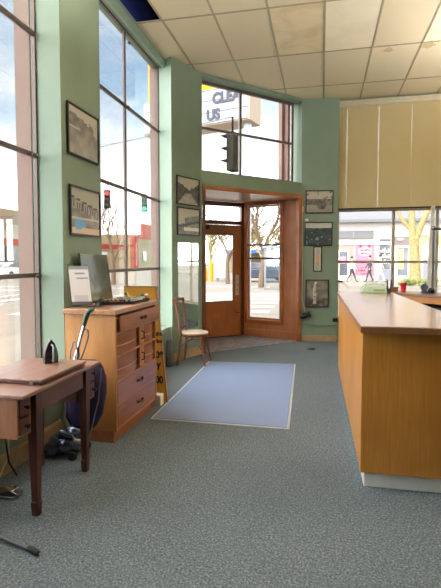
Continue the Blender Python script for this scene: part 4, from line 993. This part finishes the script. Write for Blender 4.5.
# forked tree on the right pavement
def forked():
    root = thing('street_tree', 'pale barked forked tree on pavement seen in right window', 'tree', (5.2, 27.9, 0), 'bare street trees')
    b = B(); tube(b, [(5.25, 27.9, 0), (5.2, 27.9, .8), (5.15, 27.9, 1.9), (5.12, 27.9, 2.5)], [.36, .30, .27, .26], 12); finish('trunk', b, M['bark'], root, fix=False)
    b = B(); tube(b, [(5.12, 27.9, 2.3), (5.0, 27.9, 3.2), (4.95, 27.9, 4.6), (4.85, 27.8, 6.5), (4.8, 27.8, 8.2)], [.22, .20, .17, .12, .06], 10)
    tube(b, [(5.12, 27.9, 2.4), (5.55, 27.9, 3.6), (5.8, 27.9, 4.2), (6.7, 28, 5.0), (7.6, 28, 6.2)], [.20, .17, .15, .12, .06], 10)
    tube(b, [(5.0, 27.9, 3.1), (4.5, 27.9, 3.7), (4.1, 27.9, 4.5), (3.6, 27.9, 5.8)], [.12, .11, .09, .05], 8); finish('branches', b, M['bark'], root, fix=False)
forked()
b = B(); rn = random.Random(3)
for k in range(40): ball(b, (5.3+rn.uniform(-.9, 1.0), 27.7+rn.uniform(-.3, .3), rn.uniform(.05, .35)), .16, .16, .13, 6)
tag(finish('low_shrub', b, M['hedge']), 'low pale green shrub around foot of forked tree', 'shrub')
tree(-13.3, 27.8, 6, .16, 2.0, 'bare tree seen through the left bay window', 'barkd', 11, .8, 5, 3)
tree(-3.5, 27.2, 7, .20, 2.1, 'bare tree seen through the vestibule side window', 'barkd', 5, .8, 5, 3)
tree(-6.2, 30.5, 6, .16, 2.0, 'smaller bare tree seen through the door glass', 'barkd', 8, .9, 5, 3)
for k, (x, y, sd_) in enumerate(((-12.5, 52, 21), (-9.5, 56, 22), (-6.2, 50, 23), (-2.8, 54, 24))):
    tree(x, y, 8, .24, 2.2, ('leftmost', 'second from left', 'third from left', 'rightmost')[k]+' of four distant bare trees beyond the street', 'bark', sd_, .9, 5, 4, group='distant bare trees')

# left-side buildings
bb_ = thing('brick_building', 'low tan brick shop building with red awning far left', 'building', (-36, 40, 0))
b = B(); box(b, -42, -32, 22, 52, 5.25, 6.75); finish('brick_parapet', b, M['brick'], bb_)
b = B(); box(b, -42, -32.3, 22, 52, 3.6, 5.25); finish('clerestory', b, plain('dusty_glass', rgb(176, 168, 150), .4, var=.2, scale=1), bb_)
b = B(); hexa(b, [(-32.2, 22, 3.7), (-32.2, 52, 3.7), (-32.0, 52, 3.7), (-32.0, 22, 3.7)], [(-32.2, 22, 3.0), (-32.2, 52, 3.0), (-31.1, 52, 3.0), (-31.1, 22, 3.0)]); finish('awning', b, M['redwall'], bb_)
b = B(); box(b, -42, -32.3, 22, 52, -.1, 3.0); finish('shop_front', b, M['darkwin'], bb_)
for k in range(12):
    b = B(); box(b, -32.3, -32.1, 23+k*2.4, 23.3+k*2.4, 0, 5.25); finish('pier', b, M['cream'], bb_)
rb = thing('red_and_cream_building', 'cream building with red painted corner and red band', 'building', (-36, 74, 0))
b = B(); box(b, -44, -32, 58, 73.5, -.1, 5.2); box(b, -44, -32, 76.6, 92, -.1, 6.0); finish('cream_wall', b, M['cream'], rb)
b = B(); box(b, -44, -31.8, 73.5, 76.6, -.1, 5.6); finish('red_wall', b, M['redwall'], rb)
b = B(); box(b, -32, -31.7, 58, 72, 3.1, 3.8); finish('red_band', b, M['redwall'], rb)
b = B(); box(b, -31.6, -31.2, 77.0, 82.2, 5.2, 7.9); finish('red_sign', b, M['redwall'], rb)
b = B(); box(b, -31.9, -31.7, 78.5, 80.2, 1.3, 3.0); finish('window', b, M['darkwin'], rb)
b = B(); box(b, -31.8, -31.6, 62, 64, .6, 2.6); finish('window', b, M['darkwin'], rb)
# low building with blue canopy seen through the door
gb = thing('blue_canopy_building', 'low building with blue canopy edge seen through door glass', 'building', (-9, 62, 0))
b = B(); box(b, -12.5, -6.8, 58, 64, 2.3, 2.75); finish('canopy', b, plain('blue_canopy', rgb(60, 120, 210), .5), gb)
for x in (-12.2, -9.6, -7.0):
    b = B(); box(b, x-.12, x+.12, 58.2, 58.5, -.1, 2.3); finish('canopy_post', b, M['white'], gb)
b = B(); box(b, -12.5, -6.8, 62, 66, -.1, 2.3); finish('wall', b, M['cream'], gb)
kb = thing('grey_notice_panel', 'grey utility cabinet across the street behind door glass', 'utility cabinet', (-10, 36, 0))
b = B(); box(b, -7.95, -7.05, 34.0, 34.6, .1, 2.15); finish('panel', b, plain('grey_panel', rgb(168, 170, 178), .6), kb)
b = B(); box(b, -7.85, -7.75, 34.1, 34.5, -.16, .1); box(b, -7.25, -7.15, 34.1, 34.5, -.16, .1); finish('leg', b, M['steel'], kb)
for k, x in enumerate((-8.6, -8.15)):
    b = B(); lathe(b, [(.14, 0), (.14, .9+.5*k), (.1, 1.05+.5*k)], (x, 33.8, -.16), 10); tag(finish('bollard', b, M['signorange']), ('shorter' if k == 0 else 'taller')+' yellow bollard beside the grey utility cabinet', 'bollard', 'yellow bollards')
# parked cars
def car(x, y, rz, col, label):
    r = thing('parked_car', label, 'car', (0, 0, 0), 'parked cars')
    def body(prof, w, ins=0):
        b = B(); a = [b.verts.new((px_, -w/2+ins, pz)) for px_, pz in prof]; c = [b.verts.new((px_, w/2-ins, pz)) for px_, pz in prof]
        b.faces.new(a); b.faces.new(c[::-1]); n = len(prof)
        for k in range(n): b.faces.new((a[k], c[k], c[(k+1) % n], a[(k+1) % n]))
        return b
    finish('body', body([(-2.1, .3), (2.1, .3), (2.15, .6), (2.0, .82), (1.1, .95), (-1.3, .98), (-2.05, .92), (-2.15, .6)], 1.75), plain('car_paint', col, .25, .2, coat=.6), r, bevel=.06)
    finish('cabin', body([(1.05, .95), (.45, 1.4), (-.9, 1.43), (-1.5, .98)], 1.5), M['darkwin'], r, bevel=.05)
    for wx in (-1.3, 1.3):
        for wy in (-.8, .8):
            b = B(); lathe(b, [(.2, -.1), (.32, -.1), (.33, 0), (.32, .1), (.2, .1)], (0, 0, 0), 16, Matrix.Translation((wx, wy, .33)) @ Matrix.Rotation(R(90), 4, 'X')); finish('wheel', b, M['darkrub'], r)
    r.location = (x, y, -.16); r.rotation_euler = (0, 0, rz)
car(-4.3, 34, R(10), rgb(60, 70, 84), 'dark car parked across the street right of door glass')
car(-3.0, 45, R(0), rgb(70, 100, 150), 'blue car beyond tree in vestibule side window')
car(-27, 36, R(90), rgb(230, 230, 228), 'white car parked before the brick building far left')
car(-27, 41.5, R(90), rgb(220, 150, 60), 'orange car parked before the brick building far left')
# bus shelter through side window
bs = thing('bus_shelter', 'grey framed glass bus shelter seen through vestibule side window', 'bus shelter', (-2.4, 25, 0))
b = B()
for x in (-3.0, -2.2, -1.75): box(b, x-.05, x+.05, 24.9, 25.0, -.16, 2.1)
box(b, -3.1, -1.65, 24.5, 25.5, 2.1, 2.22); finish('shelter_frame', b, M['steel'], bs)
b = B(); box(b, -2.95, -1.8, 25.0, 25.02, .2, 2.0); finish('shelter_glass', b, glassmat('shelter_glass', (.7, .78, .86, 1), .1), bs)
b = B(); box(b, -2.1, -1.85, 24.6, 24.95, -.16, 1.2); finish('news_box', b, plain('blue_news_box', rgb(52, 92, 160), .5), bs, bevel=.03)
# corner marquee sign
ms_ = thing('marquee_sign', 'large orange and white marquee sign outside the corner entrance', 'sign', (-3.4, 12.9, -.16))
E0 = Vector((-5.35, 13.40)); E1 = Vector((-1.93, 12.40)); ed = (E1-E0).normalized(); en = (-ed.y, ed.x)
def ep(t, o=0): v = E0+(E1-E0)*t; return (v.x+en[0]*o, v.y+en[1]*o)
b = B(); slab(b, ep(0), ep(1), 5.27, 6.28, en, .75); finish('marquee_box', b, [M['signbeige']], ms_, bevel=.01)
b = B(); slab(b, ep(.012, -.02), ep(.985, -.02), 5.31, 6.26, en, .02); finish('marquee_face', b, M['signwhite'], ms_)
b = B()
for z in (5.31, 5.62, 5.95, 6.24): slab(b, ep(.01, -.032), ep(.985, -.032), z-.008, z+.008, en, .012)
finish('letter_rail', b, M['greyband'], ms_)
b = B(); slab(b, ep(.03, .08), ep(.70, .08), 6.28, 7.65, en, .6); finish('orange_box', b, M['signorange'], ms_, bevel=.02)
P = ep((3.0-1.93+.0)/1, 0)
def onsign(x, z):
    t = (x-E0.x)/(E1.x-E0.x); v = ep(t, -.036); return (v[0], v[1], z)
lettering('CLEA', .40, onsign(-3.02, 5.845), (ed.x, ed.y, 0), ms_, M['letter'], sx=.92, depth=.008)
lettering('US', .40, onsign(-3.20, 5.41), (ed.x, ed.y, 0), ms_, M['letter'], sx=.92, depth=.008)
b = B(); tube(b, [(ep(.93, .4)[0], ep(.93, .4)[1], -.16), (ep(.93, .4)[0], ep(.93, .4)[1], 5.28)], .11, 12); finish('sign_pole', b, plain('pale_blue_pole', rgb(196, 208, 220), .5), ms_)
# traffic signals
hous = plain('signal_housing', rgb(24, 24, 24), .9, spec=0)
def signal(pos, rz, lit, label, s=1.0, n=3):
    r = thing('traffic_signal', label, 'traffic light', (0, 0, 0), 'traffic signals at the crossing')
    b = B(); box(b, -.17*s, .17*s, -.1*s, .1*s, -.5*s, .5*s); finish('housing', b, hous, r, bevel=.02)
    for k, (zc, cc, nm) in enumerate(((.32, rgb(240, 40, 30), 'red'), (0, rgb(120, 100, 40), 'amber'), (-.32, rgb(30, 210, 140), 'green'))):
        on = nm == lit; mm = glow('lit_'+nm, cc, 2.0) if on else plain('unlit_'+nm, tuple(x*.06 for x in cc[:3])+(1,), .4)
        b = B(); lathe(b, [(.11*s, 0), (.10*s, .02), (.03*s, .03)], (0, 0, 0), 14, Matrix.Translation((0, -.10*s, zc*s)) @ Matrix.Rotation(R(90), 4, 'X')); finish('lens', b, mm, r)
        b = B(); hexa(b, [(-.13*s, -.28*s, (zc+.10)*s), (.13*s, -.28*s, (zc+.10)*s), (.13*s, -.10*s, (zc+.10)*s), (-.13*s, -.10*s, (zc+.10)*s)], [(-.12*s, -.28*s, (zc+.12)*s), (.12*s, -.28*s, (zc+.12)*s), (.12*s, -.10*s, (zc+.13)*s), (-.12*s, -.10*s, (zc+.13)*s)]); finish('visor', b, hous, r)
    b = B(); tube(b, [(0, 0, .5*s), (0, 0, .9*s)], .03, 6); finish('hanger', b, hous, r)
    r.location = pos; r.rotation_euler = (0, 0, rz); return r
signal((-11.0, 22.35, 4.65), R(26), 'red', 'traffic light showing red in left bay window', .95)
signal((-9.1, 22.75, 4.45), R(22), 'green', 'traffic light showing green in left bay window', .92)
signal((-2.30, 11.9, 4.30), R(-105), 'none', 'dark traffic signal hanging below the marquee sign', 1.0)
def wire(a, c, sag, label, r=.012):
    b = B(); a = Vector(a); c = Vector(c)
    tube(b, [a.lerp(c, t/12)-Vector((0, 0, sag*4*(t/12)*(1-t/12))) for t in range(13)], r, 5); tag(finish('overhead_wire', b, M['gunmetal']), label, 'overhead wire', 'overhead wires')
wire((-20, 20.5, 5.7), (-2.32, 11.9, 5.2), .1, 'span wire carrying the hanging traffic signals', .015)
wire((-11.0, 22.35, 5.5), (-9.1, 22.75, 5.35), .05, 'short wire joining the red and green traffic lights')
wire((-40, 30, 9.5), (-6, 26, 9.0), .6, 'high wire crossing sky in left windows')
wire((-34, 34, 8.2), (-9, 60, 8.2), .5, 'low wire above the brick building far left')
wire((-20, 16, 6.6), (-20, 60, 7.4), .3, 'wire running along street past the brick building')

# ------------------------------------------------------------------ people across the street
def person(x, y, z, rz, h, pose, top, bot, label, hairmat, name='person'):
    """walking figure grown with a skin modifier; h = height"""
    s = h/1.72; P = {}
    st_, sw = pose
    V = [(0, 0, .95), (0, 0, 1.12), (0, 0, 1.36), (0, 0, 1.47), (.02, 0, 1.56), (.02, 0, 1.68),
         (0, .09, .90), (st_*.20, .10, .50), (st_*.36, .10, .07), (st_*.36+.14, .10, .03),
         (0, -.09, .90), (-st_*.12, -.10, .50), (-st_*.40, -.10, .10), (-st_*.40+.12, -.10, .03),
         (0, .19, 1.37), (-sw*.12, .23, 1.10), (-sw*.10+.12, .23, .86), (-sw*.10+.18, .23, .80),
         (0, -.19, 1.37), (sw*.12, -.23, 1.10), (sw*.22+.08, -.23, .88), (sw*.24+.12, -.23, .81)]
    Rr = [.13, .13, .15, .055, .085, .075, .09, .062, .042, .035, .09, .062, .042, .035, .06, .042, .032, .03, .06, .042, .032, .03]
    Ed = [(0, 1), (1, 2), (2, 3), (3, 4), (4, 5), (0, 6), (6, 7), (7, 8), (8, 9), (0, 10), (10, 11), (11, 12), (12, 13), (2, 14), (14, 15), (15, 16), (16, 17), (2, 18), (18, 19), (19, 20), (20, 21)]
    me = bpy.data.meshes.new('sk'); me.from_pydata([tuple(c*s for c in v) for v in V], Ed, []); o = bpy.data.objects.new('sk', me); C.objects.link(o)
    m_ = o.modifiers.new('s', 'SKIN'); 
    for i, dta in enumerate(me.skin_vertices[0].data): dta.radius = (Rr[i]*s, Rr[i]*s*.95); dta.use_root = (i == 0)
    o.modifiers.new('u', 'SUBSURF').levels = 1
    dg = bpy.context.evaluated_depsgraph_get(); ev = bpy.data.meshes.new_from_object(o.evaluated_get(dg))
    bm = B(); bm.from_mesh(ev); bpy.data.objects.remove(o); bpy.data.meshes.remove(ev)
    for f in bm.faces:
        c = f.calc_center_median()/s; f.smooth = True
        if c.z > 1.47 or (c.z < .89 and abs(c.y) > .19): f.material_index = 2
        elif c.z > .93: f.material_index = 0
        elif c.z < .09: f.material_index = 3
        else: f.material_index = 1
    root = thing(name, label, 'person', (0, 0, 0), 'people walking across the street')
    finish('body', bm, [top, bot, M['skin'], M['black']], root, smooth=180, fix=False)
    b = B(); ball(b, (-.005*s, 0, 1.665*s), .095*s, .088*s, .085*s, 12); finish('hair', b, hairmat, root)
    root.location = (x, y, z); root.rotation_euler = (0, 0, rz)
wt = plain('white_shirt', rgb(236, 232, 236), .8); dk = plain('dark_trousers', rgb(58, 56, 66), .8); dj = plain('dark_jacket', rgb(70, 66, 80), .8); lt = plain('pale_trousers', rgb(222, 214, 208), .8)
person(1.95, 31.3, 0, R(0), 1.68, (.85, 1), wt, dk, 'person striding in white top and dark trousers, leftmost pedestrian', M['hair'])
person(3.12, 31.8, 0, R(180), 1.75, (.6, 1), dj, dk, 'person in dark jacket walking, middle pedestrian', M['hair'])
person(3.75, 31.4, 0, R(0), 1.8, (.7, -1), wt, lt, 'person dressed all in white walking, rightmost pedestrian', M['hair'])

for k_, f_ in (('asphalt', 0.39), ('concrete', 0.39), ('roadpaint', 0.49), ('shop_white', 0.42), ('lav', 0.39), ('cream', 0.42), ('greyband', 0.36), ('redwall', 0.56), ('brick', 0.45), ('bark', 0.60), ('barkd', 0.60), ('hedge', 0.42), ('signorange', 0.56), ('signwhite', 0.49), ('signbeige', 0.56), ('pink', 0.40), ('letter', 0.60), ('white', 0.90)):
    M[k_].node_tree.nodes['Principled BSDF'].inputs['Specular IOR Level'].default_value = .08
    for nd in M[k_].node_tree.nodes:
        if nd.type == 'VALTORGB':
            for e in nd.color_ramp.elements: e.color = tuple(c*f_ for c in e.color[:3])+(1,)
        if nd.type == 'TEX_BRICK':
            for q_ in ('Color1', 'Color2', 'Mortar'): nd.inputs[q_].default_value = tuple(c*f_ for c in nd.inputs[q_].default_value[:3])+(1,)
# ------------------------------------------------------------------ sky, sun, camera
w = bpy.data.worlds.new('sky'); bpy.context.scene.world = w; w.use_nodes = True; nt = w.node_tree
bgn = nt.nodes['Background']; tc = N(nt, 'ShaderNodeTexCoord'); sp = N(nt, 'ShaderNodeSeparateXYZ'); nt.links.new(tc.outputs['Generated'], sp.inputs[0])
g4 = lambda a, b_, c: (a, b_, c, 1)
rs = ramp(nt, [(0.0, g4(.75, .74, .72)), (.12, g4(.45, .46, .47)), (.20, g4(.13, .145, .165)), (.29, g4(.050, .070, .095)), (.6, g4(.027, .043, .072))]); nt.links.new(sp.outputs['Z'], rs.inputs['Fac'])
mp = N(nt, 'ShaderNodeMapping'); mp.inputs['Scale'].default_value = (2.2, 2.2, 5.5); nt.links.new(tc.outputs['Generated'], mp.inputs[0])
nz = N(nt, 'ShaderNodeTexNoise'); nz.inputs['Scale'].default_value = 1.9; nz.inputs['Detail'].default_value = 7; nz.inputs['Roughness'].default_value = .55; nt.links.new(mp.outputs[0], nz.inputs['Vector'])
rc = ramp(nt, [(.38, (0, 0, 0, 1)), (.64, (1, 1, 1, 1))]); nt.links.new(nz.outputs['Fac'], rc.inputs['Fac'])
rl = ramp(nt, [(0.0, g4(.75, .74, .72)), (.2, g4(.14, .14, .145)), (.5, g4(.085, .088, .092))]); nt.links.new(sp.outputs['Z'], rl.inputs['Fac'])   # clouds ahead
mx = N(nt, 'ShaderNodeMix', data_type='RGBA'); nt.links.new(rc.outputs[0], mx.inputs['Factor']); nt.links.new(rs.outputs[0], mx.inputs[6]); nt.links.new(rl.outputs[0], mx.inputs[7])
# bright sky added out of view, left and rear, to light the room
dp = N(nt, 'ShaderNodeVectorMath', operation='DOT_PRODUCT'); dp.inputs[1].default_value = (-.8, -.6, .25); nt.links.new(tc.outputs['Generated'], dp.inputs[0])
rd = ramp(nt, [(.14, (0, 0, 0, 1)), (.5, (1, 1, 1, 1))]); nt.links.new(dp.outputs['Value'], rd.inputs['Fac'])
mb = N(nt, 'ShaderNodeMix', data_type='RGBA'); nt.links.new(rd.outputs[0], mb.inputs['Factor']); nt.links.new(mx.outputs[2], mb.inputs[6]); mb.inputs[7].default_value = (.72, .72, .74, 1)
nt.links.new(mb.outputs[2], bgn.inputs[0]); bgn.inputs[1].default_value = 4.4
sl = bpy.data.lights.new('sun', 'SUN'); sl.energy = .9; sl.angle = R(.6); sl.color = (1, .95, .86)
so = bpy.data.objects.new('sun', sl); C.objects.link(so); so.rotation_euler = Vector((-.35, .55, -.75)).to_track_quat('-Z', 'Y').to_euler()
so.location = (10, -20, 30)

cam = bpy.data.cameras.new('camera'); co = bpy.data.objects.new('camera', cam); C.objects.link(co)
cam.sensor_width = 36; cam.sensor_fit = 'AUTO'; cam.lens = 458.2/588*36; cam.shift_y = -11.8/588; cam.clip_start = .05; cam.clip_end = 500
co.location = (0, 0, 1.5); co.rotation_euler = (R(90)-.0497, 0, .2168)
sc = bpy.context.scene; sc.camera = co
vs = sc.view_settings; vs.view_transform = 'Standard'; vs.look = 'None'; vs.gamma = 1; vs.use_curve_mapping = False; vs.exposure = 1.6
